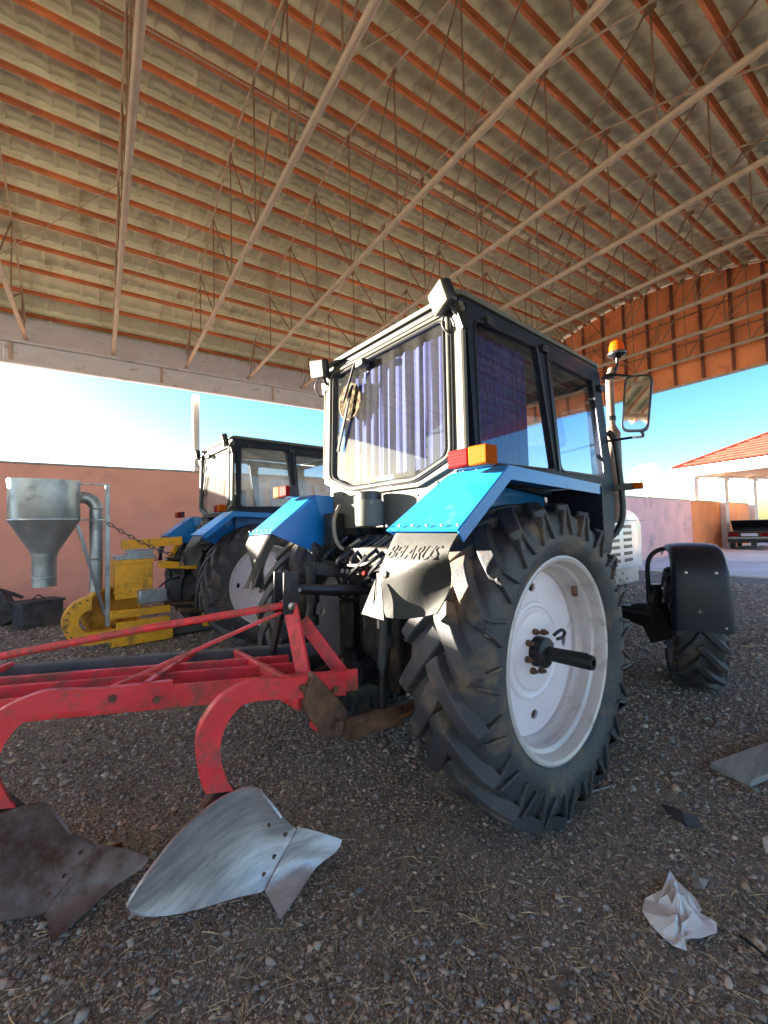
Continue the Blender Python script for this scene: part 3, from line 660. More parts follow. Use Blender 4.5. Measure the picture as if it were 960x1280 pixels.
    MB().bar(fr(.21, 2.58, -.075), fr(.37, 2.36, -.055), .014, .010).build('wiper_arm', 'wiper_black', T, smooth=0)
    MB().bar(fr(.29, 2.46, -.04), fr(.475, 2.02, -.03), .012, .022).build('wiper_blade', 'wiper_black', T, smooth=0)
    # roof
    ol = rpoly([(-.345, -.665), (1.42, -.650), (1.42, .650), (-.345, .665)], .06, 5); m = MB()
    for ins, z in ((.004, 2.695), (0, 2.701), (0, 2.720), (.02, 2.734), (.12, 2.750)):
        c_ = Vector((.53, 0)); m.add([Vector((p[0] - math.copysign(ins, p[0] - .53), p[1] - math.copysign(ins, p[1]), z)) for p in ol], [])
    k = len(ol)
    for r in range(4):
        for i in range(k): m.f.append((r * k + i, r * k + (i + 1) % k, (r + 1) * k + (i + 1) % k, (r + 1) * k + i))
    m.f.append(tuple(range(k - 1, -1, -1))); m.f.append(tuple(4 * k + i for i in range(k)))
    m.build('cab_roof', 'cab_cream', T, smooth=35)
    MB().box((.54, 0, 2.676), (1.72, 1.285, .038)).build('roof_gutter', 'cab_navy', T, bevel=.008)
    # firewall, dashboard, seat, floor seen through the glass
    MB().plate([(-.62, 2.64), (.62, 2.64), (.62, 1.5), (-.62, 1.5)], [rpoly([(-.55, 2.55), (.55, 2.55), (.55, 1.75), (-.55, 1.75)], .05)], .04, lambda u, v, w_: Vector((1.37 + .08 * (2.64 - v) + w_, u, v))).build('front_frame', 'cab_navy', T, smooth=0)
    MB().plate(rpoly([(-.55, 2.55), (.55, 2.55), (.55, 1.75), (-.55, 1.75)], .05), [], .004, lambda u, v, w_: Vector((1.37 + .08 * (2.64 - v) + w_, u, v))).build('windscreen', 'glass_side', T, smooth=0)
    b = MB(); b.box((.18, 0, 1.62), (.42, .46, .14)); b.box((-.02, 0, 1.86), (.12, .44, .42)); b.build('seat', 'seat_dark', T, bevel=.04)
    b = MB(); b.box((1.22, 0, 1.6), (.2, .7, .4)); b.tube([(1.12, 0, 1.75), (.92, 0, 1.98)], .02, 8); b.build('dashboard', 'seat_dark', T, bevel=.02)
    rg = MB(); pts = [Vector((.92 + .5 * .19 * math.cos(q), .19 * math.sin(q), 1.98 + .86 * .19 * math.cos(q))) for q in [2 * math.pi * i / 24 for i in range(25)]]; rg.tube(pts, .013, 7, cap=False); rg.build('steering_wheel', 'seat_dark', T)
    MB().box((.52, 0, 1.36), (1.6, 1.22, .10)).build('cab_floor', 'cab_navy', T, bevel=.01)
    # rear lower panel and reservoir
    MB().plate([(-.33, 1.685), (.33, 1.685), (.60, 1.775), (.60, 1.46), (-.60, 1.46), (-.60, 1.775)], [], .02, lambda u, v, w_: Vector((-.325 + w_, u, v))).build('rear_panel', 'cab_cream', T, smooth=0, bevel=.003)
    for y, z in ((-.30, 1.64), (-.46, 1.70), (-.52, 1.56), (-.40, 1.50), (.3, 1.64), (.46, 1.7)):
        MB().lathe([(.001, -.006), (.007, -.005), (.007, .004)], 10, 'X', (-.336, y, z)).build('bolt', 'black_iron', T)
    tk = MB().lathe([(.001, 1.46), (.085, 1.47), (.09, 1.49), (.09, 1.62), (.08, 1.635), (.001, 1.64)], 28, 'Z', (-.44, .03, 0)).build('reservoir', 'cab_cream', T, smooth=35)
    MB().lathe([(.082, 1.632), (.083, 1.675), (.070, 1.685), (.001, 1.685)], 28, 'Z', (-.44, .03, 0)).build('reservoir_cap', 'black_plastic', tk, smooth=35)
    MB().tube(bez([(-.40, .42, 1.62), (-.46, .40, 1.52), (-.46, .38, 1.38), (-.46, .28, 1.32), (-.44, .14, 1.38)], 6), .013, 8).build('hose', 'hose_grey', T)
    MB().box((-.40, .50, 1.42), (.10, .12, .30)).build('valve_box', 'black_iron', T, bevel=.012)
    # ---- rear fenders
    for s in (-1, 1):
        yo, yi = s * 1.0, s * .665
        b = MB()
        a0, a1 = Vector((.46, yo, 1.672)), Vector((.46, yi, 1.672)); b0, b1 = Vector((-.462, yo, 1.712)), Vector((-.462, yi, 1.712)); c0, c1 = Vector((-.822, yo, 1.432)), Vector((-.838, s * .60, 1.438))
        dn = Vector((0, 0, -.055)); sl_ = Vector((.03, 0, -.045))
        b.add([a0, a1, b1, b0, c1, c0], [(0, 1, 2, 3), (3, 2, 4, 5)])
        b.add([a0, b0, c0, a0 + dn, b0 + dn + Vector((.012, 0, -.006)), c0 + sl_], [(0, 1, 4, 3), (1, 2, 5, 4)])
        fd = b.build('rear_fender', 'blue_paint', T, smooth=20, solid=.008, bevel=.004)
        b = MB(); yp = s * .60
        b.add([c1, Vector((-.46, s * .64, 1.708)), Vector((-.30, yp, 1.70)), Vector((-.30, yp, 1.26)), Vector((-.36, yp, 1.23))], [(0, 1, 2, 3, 4)])
        b.add([Vector((-.30, yp + s * .05, 1.69)), Vector((.46, yp + s * .05, 1.66)), Vector((.46, yp + s * .05, 1.22)), Vector((-.30, yp + s * .05, 1.22))], [(0, 1, 2, 3)])
        b.build('fender_side', 'blue_paint', fd, smooth=0, solid=.006)
        b = MB(); b.box((.47, s * .84, 1.45), (.012, .34, .42)); b.build('fender_front', 'cab_navy', fd, smooth=0)
        for i in range(6):
            y = s * (.63 + .07 * i); p = c1.lerp(c0, i / 5.) + Vector((.018, 0, .022)); MB().lathe([(.001, -.003), (.006, -.002), (.006, .004)], 8, 'X', (p.x - .016, p.y, p.z)).build('rivet', 'grey_iron', fd)
        # rubber flap hanging from the fender, dented
        nu, nv = 22, 22
        def flap(u, v, s=s, c0=c0, c1=c1):
            top = c1.lerp(c0, u) + Vector((.006, 0, -.012)); bot = Vector((-.955 + .10 * u, s * (.585 + .33 * u), 1.095 - .03 * math.sin(u * 3) + .02 * u))
            p = top.lerp(bot, v); vr = .60 - .34 * u; k = v / vr if v < vr else max(0, 1 - (v - vr) / (1 - vr))
            k = math.sin(min(1, k) * math.pi / 2); p.x -= .042 * k * (.75 + .25 * math.sin(math.pi * u))
            if v > vr: p.x += .05 * (u ** 1.3) * math.sin(math.pi * (v - vr) / (1 - vr))
            p.x -= .008 * math.sin(9 * u + 4 * v) * v
            if u < .15: p.x += (.15 - u) * .35
            return p
        rows = [[flap(i / nu, j / nv) for i in range(nu + 1)] for j in range(nv + 1)]
        if s < 0: flap_right = flap
        fl = MB().grid(rows).build('rubber_flap', 'flap_rubber', fd, smooth=80, solid=.006)
        for u0, u1, dx in ((-.06, .10, -.012), (.11, .32, -.02)):
            p0 = flap((u0 + u1) / 2, .60) + Vector((-.012, 0, 0)); MB().add([p0 + Vector((0, 0, 0)), Vector((-.96 + dx, s * (.60 + .40 * u0), 1.08)), Vector((-.955 + dx * .9, s * (.60 + .40 * u1), 1.075))], [(0, 1, 2)]).build('flap_fold', 'flap_rubber', fl, smooth=0, solid=.005)
        MB().lathe([(.001, -.008), (.016, -.004), (.016, .004)], 14, 'X', (flap(.22, .5).x - .003, flap(.22, .5).y, flap(.22, .5).z)).build('rivet', 'bright_steel', fl)
        # tail light cluster on the fender
        tl = MB().box((-.562, s * .89, 1.752), (.05, .20, .088)).build('tail_light', 'black_plastic', T, bevel=.006)
        MB().box((-.605, s * .845, 1.752), (.036, .115, .080)).build('red_lens', 'red_lens', tl, bevel=.008)
        for i in range(5): MB().box((-.6235, s * .845, 1.722 + .015 * i), (.004, .108, .004)).build('lens_rib', 'red_lens', tl, smooth=0)
        MB().box((-.585, s * .955, 1.752), (.080, .10, .084)).build('amber_lens', 'amber', tl, bevel=.008)
        # work lamp on the roof corner
        lm = MB().box((0, 0, 0), (.055, .155, .135)).build('work_lamp', 'black_plastic', T, bevel=.018)
        lm.location = (-.40, s * (.605 if s < 0 else .63), 2.668); lm.rotation_euler = (rad(10 * s), rad(-14), rad(-16 if s < 0 else 8))
        MB().box((-.033, 0, 0), (.022, .148, .128)).build('lamp_glass', 'clear_lens', lm, bevel=.010)
        b = MB(); b.tube([(.0, -.02, -.06), (.03, -.02, -.11), (.05, 0, -.15)], .012, 8); b.box((.05, 0, -.15), (.05, .07, .10)); b.tube(bez([(.02, .03, -.05), (-.02, .06, -.12), (.02, .05, -.20), (.05, .02, -.17)], 5), .007, 6); b.build('lamp_bracket', 'black_iron', lm, bevel=.006)
    # flap lettering
    tc = bpy.data.curves.new('lettering', 'FONT'); tc.body = 'BELARUS'; tc.size = .075; tc.extrude = .0012; tc.shear = .35; tc.space_character = .92; tc.align_x = 'CENTER'
    to = bpy.data.objects.new('lettering', tc); COL.objects.link(to)
    me = bpy.data.meshes.new_from_object(to.evaluated_get(bpy.context.evaluated_depsgraph_get())); bpy.data.objects.remove(to)
    me.materials.clear()
    xs = [v.co.x for v in me.vertices]; x0, x1 = min(xs), max(xs)
    for v in me.vertices:
        u = .17 + .74 * (v.co.x - x0) / (x1 - x0); vv = .30 - .17 * (v.co.y / .055) - .0 * u; p = flap_right(u, vv); v.co = (p.x - .0055 - max(0, v.co.z), p.y, p.z + .001)
    lt = obj('lettering', me, 'letters', T, 0)
    # ---- mirror, beacon, front indicator (right side)
    MB().tube([(1.40, -.66, 2.60), (1.46, -.74, 2.62), (1.24, -.96, 2.49)], .011, 8).build('mirror_arm', 'black_iron', T)
    MB().tube(bez([(1.44, -.67, 2.10), (1.40, -.85, 2.09), (1.26, -.98, 2.06), (1.22, -.98, 2.10)], 5), .010, 8).build('mirror_arm', 'black_iron', T)
    mi = MB().plate(rpoly([(-.09, -.20), (.08, -.20), (.095, .20), (-.08, .20)], .05), [], .035, lambda u, v, w_: Vector((w_, u, v))).build('mirror', 'black_plastic', T, bevel=.01)
    mi.location = (1.20, -.975, 2.285); mi.rotation_euler = (rad(8), rad(1.2), rad(13))
    MB().plate(rpoly([(-.077, -.185), (.067, -.185), (.081, .185), (-.067, .185)], .045), [], .004, lambda u, v, w_: Vector((w_ - .019, u, v))).build('mirror_glass', 'mirror_glass', mi, smooth=0)
    MB().tube([(1.46, -.74, 2.62), (1.46, -.75, 2.66), (1.47, -.76, 2.70), (1.47, -.76, 2.78)], .012, 8).build('beacon_stem', 'black_iron', T)
    bc = MB().lathe([(.03, 2.755), (.066, 2.775), (.070, 2.79), (.060, 2.80), (.001, 2.80)], 28, 'Z', (1.47, -.76, 0)).build('beacon', 'black_plastic', T, smooth=35)
    MB().lathe([(.056, 2.80), (.055, 2.835), (.045, 2.875), (.028, 2.888), (.001, 2.890)], 28, 'Z', (1.47, -.76, 0)).build('beacon_dome', 'amber_dome', bc, smooth=35)
    MB().box((1.465, -.70, 2.62), (.06, .06, .04)).build('clamp', 'black_iron', T, bevel=.006)
    MB().bar((1.50, -.62, 1.73), (1.56, -.80, 1.735), .05, .055).build('indicator', 'black_plastic', T, bevel=.006)
    MB().bar((1.545, -.80, 1.735), (1.57, -.865, 1.735), .055, .05).build('indicator_lens', 'amber', T, bevel=.006)
    # ---- three-point linkage and the clutter behind the cab
    for s in (-1, 1):
        MB().tube([(-.15, s * .26, .46), (-.55, s * .34, .46), (-.92, s * .39, .50)], [.035, .03, .035], 10).build('lower_link', 'rust', T)
        b = MB(); b.bar((-.30, s * .20, 1.16), (-.66, s * .36, 1.20), .06, .09); b.lathe([(.06, s * .17), (.06, s * .28)], 16, 'Y', (-.30, 0, 1.16)); b.build('lift_arm', 'black_iron', T, bevel=.01)
        b = MB(); b.tube([(-.66, s * .37, 1.22), (-.66, s * .37, .98)], .045, 14); b.tube([(-.66, s * .37, 1.0), (-.70, s * .385, .74)], .032, 14); b.tube([(-.665, s * .37, .90), (-.668, s * .37, .84)], .045, 14); b.tube([(-.70, s * .385, .75), (-.72, s * .385, .50)], .022, 10); b.build('lift_rod', 'black_iron', T, smooth=35)
        for dy in (-.03, .02): MB().tube([(-.66, s * .37 + dy, 1.05), (-.665, s * .37 + dy, 1.22)], .011, 8).build('lift_bolt', 'bright_steel', T)
        MB().tube(bez([(-.30, s * .44, .60), (-.5, s * .46, .52), (-.7, s * .43, .49)], 5), .014, 7).build('check_chain', 'rust', T)
    MB().tube([(-.98, .02, 1.135), (-.72, .01, 1.10), (-.42, 0, 1.07)], [.024, .034, .026], 12).build('top_link', 'black_iron', T)
    MB().tube([(-.98, -.04, 1.135), (-.98, .09, 1.135)], .012, 8).build('top_link_pin', 'bright_steel', T)
    b = MB(); b.box((-.44, 0, 1.02), (.10, .18, .22)); b.box((-.46, -.10, .78), (.05, .34, .55)); b.box((-.40, .26, .80), (.16, .16, .36)); b.box((-.42, -.02, 1.28), (.16, .52, .12)); b.box((-.40, -.36, 1.30), (.14, .14, .18)); b.box((-.48, .12, .62), (.16, .14, .16)); b.build('hitch_block', 'greasy', T, bevel=.012)
    MB().box((-.492, -.10, .96), (.008, .022, .20)).build('guide_strip', 'wheel_rim_paint', T, smooth=0)
    MB().lathe([(.001, -.02), (.032, -.016), (.036, .0)], 18, 'X', (-.487, -.16, .84)).build('pivot_cap', 'grey_iron', T)
    rnd = random.Random(5)
    for i in range(9):
        y0, y1 = rnd.uniform(-.3, .4), rnd.uniform(-.35, .4)
        MB().tube(bez([(-.36, y0, 1.40), (-.50 - rnd.random() * .1, y0 + .05, 1.25), (-.48, y1, 1.0 + rnd.random() * .2), (-.40, y1, .8 + rnd.random() * .2)], 6), .011 + .006 * rnd.random(), 7).build('hydraulic_hose', 'black_plastic', T)
    for i in range(5):
        MB().tube([(-.50, -.05 + .055 * i, 1.18), (-.56, -.05 + .055 * i, 1.19)], .016, 10).build('coupler', 'grey_iron' if i else 'red_lens', T)
    MB().lathe([(.07, -.46), (.075, -.50), (.075, -.60), (.02, -.61), (.02, -.68), (.001, -.68)], 20, 'X', (0, 0, .60)).build('power_take_off', 'black_iron', T)
    return T
T1 = build_tractor()
tag(T1, 'blue tractor with dark cab and round sticker on its curtained rear window', 'tractor', 'tractors under the shed roof')
T2 = copy_tree(T1, None, skip=('curtain', 'rear_curtain', 'sticker', 'sticker_ring', 'lettering'))
T2.location = (.28, 4.03, 0); T2.rotation_euler = (0, 0, rad(0))
for o in bpy.data.objects:
    if o.parent and o.parent.parent == T2 and o.name.split('.')[0] in ('side_window', 'rear_window'):
        o.material_slots[0].link = 'OBJECT'; o.material_slots[0].material = MATS['glass_dusty']
tag(T2, 'blue tractor without curtains parked behind, between the funnel machine and the nearer tractor', 'tractor', 'tractors under the shed roof')
# ================================================================== PLOUGH
pl = tag(empty('plough'), 'red mounted plough with curved shanks and steel mouldboards hitched to the nearer tractor', 'plough')
YS = -.35; BD = Vector((-.65, .46, 0))
so_ = [(430, 838), (367, 846), (330, 847), (310, 850), (275, 870), (250, 905), (245, 935), (250, 970), (256, 990)]
si_ = [(430, 868), (367, 872), (320, 875), (295, 885), (277, 915), (274, 945), (281, 970), (290, 986)]
so_ = bez([ay(x, y, YS) for x, y in so_], 5); si_ = bez([ay(x, y, YS) for x, y in si_], 5)
outline = [(p.x, p.z) for p in so_] + [(p.x, p.z) for p in reversed(si_)]
top_px = [(352, 1022, .30), (335, 1000, .37), (318, 984, .42), (290, 990, .44), (255, 1012, .45), (222, 1043, .44), (190, 1083, .40), (168, 1115, .36), (158, 1132, .325)]
bot_px = [(371, 1036, .20), (357, 1062, .15), (342, 1090, .095), (330, 1113, .055), (300, 1121, .085), (260, 1133, .14), (220, 1143, .20), (185, 1146, .25), (166, 1143, .29)]
tp = bez([az(x, y, z) for x, y, z in top_px], 3); bp_ = bez([az(x, y, z) for x, y, z in bot_px], 3)
def mould_grid():
    rows = []
    for a, b in zip(tp, bp_):
        row = []
        for j in range(11):
            t = j / 10; p = a.lerp(b, t); k = 4 * t * (1 - t); p = p + Vector((.0, .038, -.01)) * k * (a - b).length / .35; row.append(p)
        rows.append(row)
    return MB().grid(rows)
mg = mould_grid()
jn = bez([az(*p) for p in ((372, 1034, .205), (357, 1062, .15), (342, 1090, .10), (331, 1115, .05))], 4)
ct = bez([az(*p) for p in ((427, 1050, .105), (420, 1064, .075), (395, 1084, .045), (374, 1116, .03), (350, 1149, .018))], 3)
ct = [ct[round(i * (len(ct) - 1) / (len(jn) - 1))] for i in range(len(jn))]
def share_mesh():
    return MB().grid([[a.lerp(b, t / 6) + Vector((0, .012, 0)) * (4 * t / 6 * (1 - t / 6)) for t in range(7)] for a, b in zip(jn, ct)])
for k in range(2):
    d = BD * k; mt = 'share_steel' if k == 0 else 'share_rust'
    s1 = MB().plate(outline, [], .034, lambda u, v, w_: Vector((u, YS + w_, v))).build('shank', 'red_paint', pl, smooth=30, bevel=.006); s1.location = d
    b = MB()
    for px, py in ((375, 858), (415, 860)): p = ay(px, py, YS); b.lathe([(.001, -.036), (.014, -.034), (.016, -.020)], 12, 'Y', p)
    b.build('bolt', 'rust', s1)
    m1 = mg.build('mouldboard', mt, pl, smooth=40, solid=.009); m1.location = d
    for ri, ci in ((2, 8), (5, 9), (8, 9), (4, 5)):
        q_ = mg.v[ri * 11 + ci]; MB().lathe([(.001, -.007), (.009, -.0065), (.010, 0)], 12, 'Y', (q_.x, q_.y, q_.z)).build('bolt', 'rust', m1)
    s2 = share_mesh().build('share', mt, pl, smooth=40, solid=.010); s2.location = d + Vector((0, -.004, .004))
    # frog and landside behind the mouldboard
    lp = ay(275, 1000, YS); b = MB(); b.bar((lp.x - .02, YS + .02, lp.z + .03), (lp.x + .22, YS + .05, .10), .03, .12); b.bar((lp.x - .15, YS + .09, .06), (lp.x + .40, YS + .05, .06), .012, .10); b.bar((lp.x + .02, YS + .03, .28), (lp.x - .16, YS - .02, .26), .03, .03)
    fg = b.build('frog', 'rust', pl, bevel=.004); fg.location = d
def dg(t, off=0., z=.70):
    """point along the diagonal frame; t metres back from its front end"""
    dr = Vector((-.868, .496, 0)); nr = Vector((.496, .868, 0)); return Vector((-.86, -.30, z)) + dr * t + nr * off
MB().bar(dg(-.05), dg(2.3), .02, .105).build('main_beam', 'red_paint', pl, bevel=.005)
MB().bar(dg(.25, .20), dg(2.3, .20), .02, .10).build('main_beam', 'red_paint', pl, bevel=.005)
MB().bar(dg(.30, .33, .72), dg(2.3, .33, .72), .03, .07).build('main_beam', 'red_paint', pl, bevel=.005)
MB().bar(dg(.10, .55, .72), dg(2.4, .55, .72), .06, .07).build('rear_beam', 'grey_iron', pl, bevel=.008)
for t in (.95, 1.9): MB().bar(dg(t, .0, .745), dg(t - .1, .56, .755), .035, .03).build('cross_tie', 'red_paint', pl, bevel=.004)
for px, py in ((90, 881), (137, 877), (165, 874)):
    p = az(px, py, .70); MB().lathe([(.001, -.022), (.015, -.018), (.022, -.014), (.022, 0)], 16, 'Y', (p.x, p.y - .012, p.z)).build('bolt', 'rust', pl)
# front block with plates
b = MB(); b.bar((-1.02, -.30, .71), (-.80, -.28, .685), .03, .10); b.bar((-1.14, -.32, .70), (-1.14, .45, .70), .03, .12); b.box((-1.06, -.335, .66), (.05, .06, .24)); b.build('front_plate', 'red_paint', pl, bevel=.006)
p0, p1 = ay(362, 752, -.02), ay(380, 845, -.16)
MB().bar(p0, p1, .08, .022, up=(-1, -.6, 0)).build('headstock_leg', 'red_paint', pl, bevel=.004)
MB().bar(ay(354, 752, .05), ay(336, 836, .40), .085, .022, up=(-1, .3, 0)).build('headstock_leg', 'black_iron', pl, bevel=.004)
MB().bar(ay(378, 775, .0), ay(436, 853, -.24), .07, .022, up=(-.6, -1, 0)).build('headstock_brace', 'red_paint', pl, bevel=.004)
MB().lathe([(.001, -.03), (.04, -.02), (.045, .02), (.001, .03)], 20, 'Y', ay(437, 853, -.25)).build('brace_end', 'rust', pl)
for dy in (-.055, .055):
    hp = MB().bar((-1.04, dy, 1.02), (-1.035, dy, 1.235), .014, .085, up=(1, 0, 0)).build('headstock_plate', 'black_iron', pl, bevel=.003)
    MB().lathe([(.001, -.014), (.02, -.012), (.02, .012)], 14, 'Y', (-1.04, dy, 1.06)).build('bolt', 'bright_steel', hp)
MB().tube([ay(358, 756, -.02), ay(180, 786, .38), ay(-60, 832, .95)], .019, 10).build('top_stay', 'red_paint', pl)
MB().bar(ay(352, 765, .0), az(92, 880, .715), .035, .014).build('diagonal_stay', 'red_paint', pl, bevel=.003)
# cross shaft, hitch bracket and pin
MB().tube([(-.90, -.42, .52), (-.90, .42, .52)], .032, 14).build('cross_shaft', 'rust', pl)
q = [ay(x, y, -.36) for x, y in ((388, 838), (416, 868), (430, 885), (425, 915), (404, 920), (380, 890), (378, 862))]
b = MB(); b.plate([(p.x, p.z) for p in q], [], .05, lambda u, v, w_: Vector((u, -.37 + w_, v))); b.build('hitch_bracket', 'rust', pl, bevel=.008)
MB().tube([ay(425, 908, -.43), ay(425, 908, -.43) + Vector((0, .18, 0))], .022, 14).build('hitch_pin', 'rust', pl)
MB().bar((-.96, -.40, .52), (-.62, -.42, .50), .05, .10).build('link_end', 'rust', pl, bevel=.02)

# ================================================================== FEED MILL WITH FUNNEL
ml = tag(empty('feed_mill'), 'yellow feed mill with galvanised funnel hopper coupled behind the far tractor', 'feed mill')
hc = (-1.93, 4.55)
def frus(m, secs, n=None):
    """secs: list of (half size, corner round, z) -> lofted rounded-square tube"""
    k = len(rpoly([(0, 0), (1, 0), (1, 1), (0, 1)], .1, 4)); base = len(m.v)
    for h, r, z in secs:
        m.v += [Vector((hc[0] + p[0], hc[1] + p[1], z)) for p in rpoly([(-h, -h), (h, -h), (h, h), (-h, h)], r, 4)]
    for i in range(len(secs) - 1):
        for j in range(k): m.f.append((base + i * k + j, base + i * k + (j + 1) % k, base + (i + 1) * k + (j + 1) % k, base + (i + 1) * k + j))
    return m
hop = frus(MB(), [(.345, .26, 2.13), (.345, .26, 1.665), (.340, .26, 1.655), (.13, .12, 1.27), (.13, .125, 1.25)]).build('hopper', 'galvanised', ml, smooth=30, solid=.006)
sp_ = MB().lathe([(.125, 1.27), (.128, 1.25), (.118, 1.22), (.118, .86)], 28, 'Z', (hc[0], hc[1], 0)).build('spout', 'galvanised', ml, smooth=35, solid=.005)
sp_.rotation_euler = (0, 0, 0)
frus(MB(), [(.352, .265, 2.14), (.352, .265, 2.11), (.340, .255, 2.11)]).build('hopper_rim', 'galvanised', ml, smooth=30)
frus(MB(), [(.35, .263, 1.675), (.352, .265, 1.66), (.345, .26, 1.65)]).build('hopper_seam', 'galvanised', ml, smooth=30)
MB().tube(bez([(-1.62, 4.55, 1.95), (-1.50, 4.55, 1.95), (-1.42, 4.54, 1.86), (-1.41, 4.54, 1.70), (-1.41, 4.54, .75)], 6), .075, 16).build('blow_pipe', 'galvanised', ml, smooth=50)
for zz in (1.80, 1.15): MB().lathe([(.077, zz), (.082, zz + .01), (.077, zz + .02)], 18, 'Z', (-1.41, 4.54, 0)).build('pipe_clamp', 'galvanised', ml)
MB().bar((-1.30, 4.42, .30), (-1.30, 4.42, 2.12), .05, .05).build('stand_post', 'galvanised', ml, bevel=.003)
MB().bar((-1.62, 4.35, 1.60), (-1.33, 4.42, .45), .035, .035).build('stand_brace', 'galvanised', ml, bevel=.003)
MB().bar((-1.60, 4.42, 2.12), (-1.28, 4.42, 2.12), .03, .02).build('stand_arm', 'galvanised', ml, bevel=.002)
MB().bar((-1.60, 4.42, 1.665), (-1.28, 4.42, 1.665), .03, .02).build('stand_arm', 'galvanised', ml, bevel=.002)
vx, vz = -1.47, .40
b = MB(); b.plate([(vx + .30 * math.cos(q), vz + .30 * math.sin(q)) for q in [rad(90 + 6 * i) for i in range(31)]] + [(vx + .55, vz - .30), (vx + .55, vz - .14), (vx + .05, vz - .14)] + [(vx + .13 * math.cos(q), vz + .14 * math.sin(q)) for q in [rad(270 - 6 * i) for i in range(31)]], [], .16, lambda u, v, w_: Vector((u, 4.45 + w_, v)))
b.build('fan_scroll', 'yellow_paint', ml, smooth=30, bevel=.006)
MB().lathe([(.30, -.13), (.33, -.13), (.33, .13), (.30, .13), (.001, .13)], 36, 'Y', (-1.24, 4.62, .46)).build('mill_drum', 'yellow_paint', ml, smooth=35)
b = MB(); b.box((-1.0, 4.60, .88), (.44, .40, .52)); b.build('mill_box', 'yellow_paint', ml, bevel=.01)
b = MB(); b.box((-.98, 4.60, 1.16), (.46, .42, .05)); b.box((-.92, 4.55, 1.22), (.30, .25, .08)); b.build('mill_lid', 'galvanised', ml, bevel=.006)
b = MB(); b.box((-.93, 4.36, .44), (.70, .08, .10)); b.box((-.90, 4.36, .26), (.62, .10, .16)); b.box((-.90, 4.62, .10), (.72, .52, .16)); b.build('base_beam', 'yellow_paint', ml, bevel=.008)
MB().box((-.80, 4.34, .64), (.34, .16, .18)).build('gear_case', 'galvanised', ml, bevel=.015)
pu = MB()
for dy in (-.045, 0, .045): pu.lathe([(.20, dy - .018), (.225, dy - .010), (.225, dy + .010), (.20, dy + .018)], 30, 'Y', (-.36, 4.55, .66))
pu.lathe([(.001, -.05), (.20, -.05), (.20, .05), (.001, .05)], 30, 'Y', (-.36, 4.55, .66)); pu.build('belt_pulley', 'grey_iron', ml, smooth=30).rotation_euler = (0, 0, 0)
b = MB(); b.bar((-1.12, 4.60, 1.33), (-.36, 4.60, 1.36), .08, .12); b.bar((-.40, 4.60, 1.34), (-.58, 4.52, 1.05), .05, .06); b.bar((-.72, 4.36, 1.05), (-.04, 4.36, .98), .07, .10); b.bar((-.08, 4.36, 1.00), (-.10, 4.36, .12), .09, .09); b.build('hitch_frame', 'yellow_paint', ml, bevel=.006)
for a in range(10):
    q_ = rad(100 + 17 * a); MB().lathe([(.001, -.012), (.012, -.010), (.012, 0)], 8, 'Y', (vx + .265 * math.cos(q_), 4.37, vz + .265 * math.sin(q_))).build('bolt', 'grey_iron', ml)
for zz in (.72, 1.10): MB().box((-1.0, 4.395, zz), (.47, .014, .035)).build('mill_rib', 'yellow_paint', ml, bevel=.003)
MB().box((-1.0, 4.392, .92), (.22, .012, .20)).build('inspection_door', 'yellow_paint', ml, bevel=.003)
for zz in (1.50, .95): MB().lathe([(.119, zz), (.126, zz + .008), (.126, zz + .03), (.119, zz + .038)], 24, 'Z', (hc[0], hc[1], 0)).build('spout_band', 'galvanised', ml) if zz < 1.2 else None
MB().tube(bez([(-.36, 4.50, .86), (-.60, 4.46, .80), (-.72, 4.44, .66), (-.60, 4.46, .50), (-.36, 4.50, .45)], 6), .012, 6).build('drive_belt', 'black_plastic', ml)
MB().box((-.30, 4.62, .08), (1.2, .34, .08)).build('skid', 'grey_iron', ml, bevel=.01)
# chain slung from the stand to the tractor
cp = [Vector((-1.30, 4.38, 1.62)).lerp(Vector((-.02, 4.36, 1.02)), i / 22) - Vector((0, 0, .10 * 4 * (i / 22) * (1 - i / 22))) for i in range(23)]
c = MB()
for i in range(22):
    p, q = cp[i], cp[i + 1]; d = (q - p).normalized(); up = Vector((0, 0, 1)) if i % 2 else Vector((0, 1, 0)); sdv = d.cross(up).normalized(); ctr = (p + q) / 2
    c.tube([ctr + d * .042 * math.cos(t) + sdv * .020 * math.sin(t) for t in [2 * math.pi * j / 10 for j in range(11)]], .0075, 5, cap=False)
tag(c.build('sling_chain', 'grey_iron'), 'dark chain slung from the funnel stand down to the far tractor', 'chain')

# ------------------------------------------------------------------ scrap by the left wall
def junk(name, label, cat, build, m, loc, rz=0):
    o = build(MB()).build(name, m, smooth=40, bevel=.01); o.location = loc; o.rotation_euler = (0, 0, rz); return tag(o, label, cat)
p = az(75, 778, 0)
junk('battery_box', 'dark grey metal box on the ground left of the yellow mill', 'box', lambda b: b.box((0, 0, .2), (.55, .4, .40)).box((0, 0, .42), (.6, .45, .04)).tube([(-.1, 0, .44), (0, 0, .52), (.1, 0, .44)], .012), 'scrap', (-1.95, 7.0, 0), rad(20))
junk('scrap_engine', 'heap of dark scrap machine parts against the pink wall', 'scrap', lambda b: b.box((0, 0, .18), (.5, .4, .36), Matrix.Rotation(.3, 3, 'X')).lathe([(.001, -.2), (.2, -.2), (.2, .2), (.001, .2)], 18, 'Y', (-.35, .05, .25)).tube(bez([(-.4, 0, .45), (-.1, 0, .68), (.3, 0, .62), (.6, .1, .45)]), .03).box((.35, .1, .3), (.25, .3, .5), Matrix.Rotation(-.4, 3, 'Y')), 'scrap', (-2.75, 7.5, 0), rad(-15))
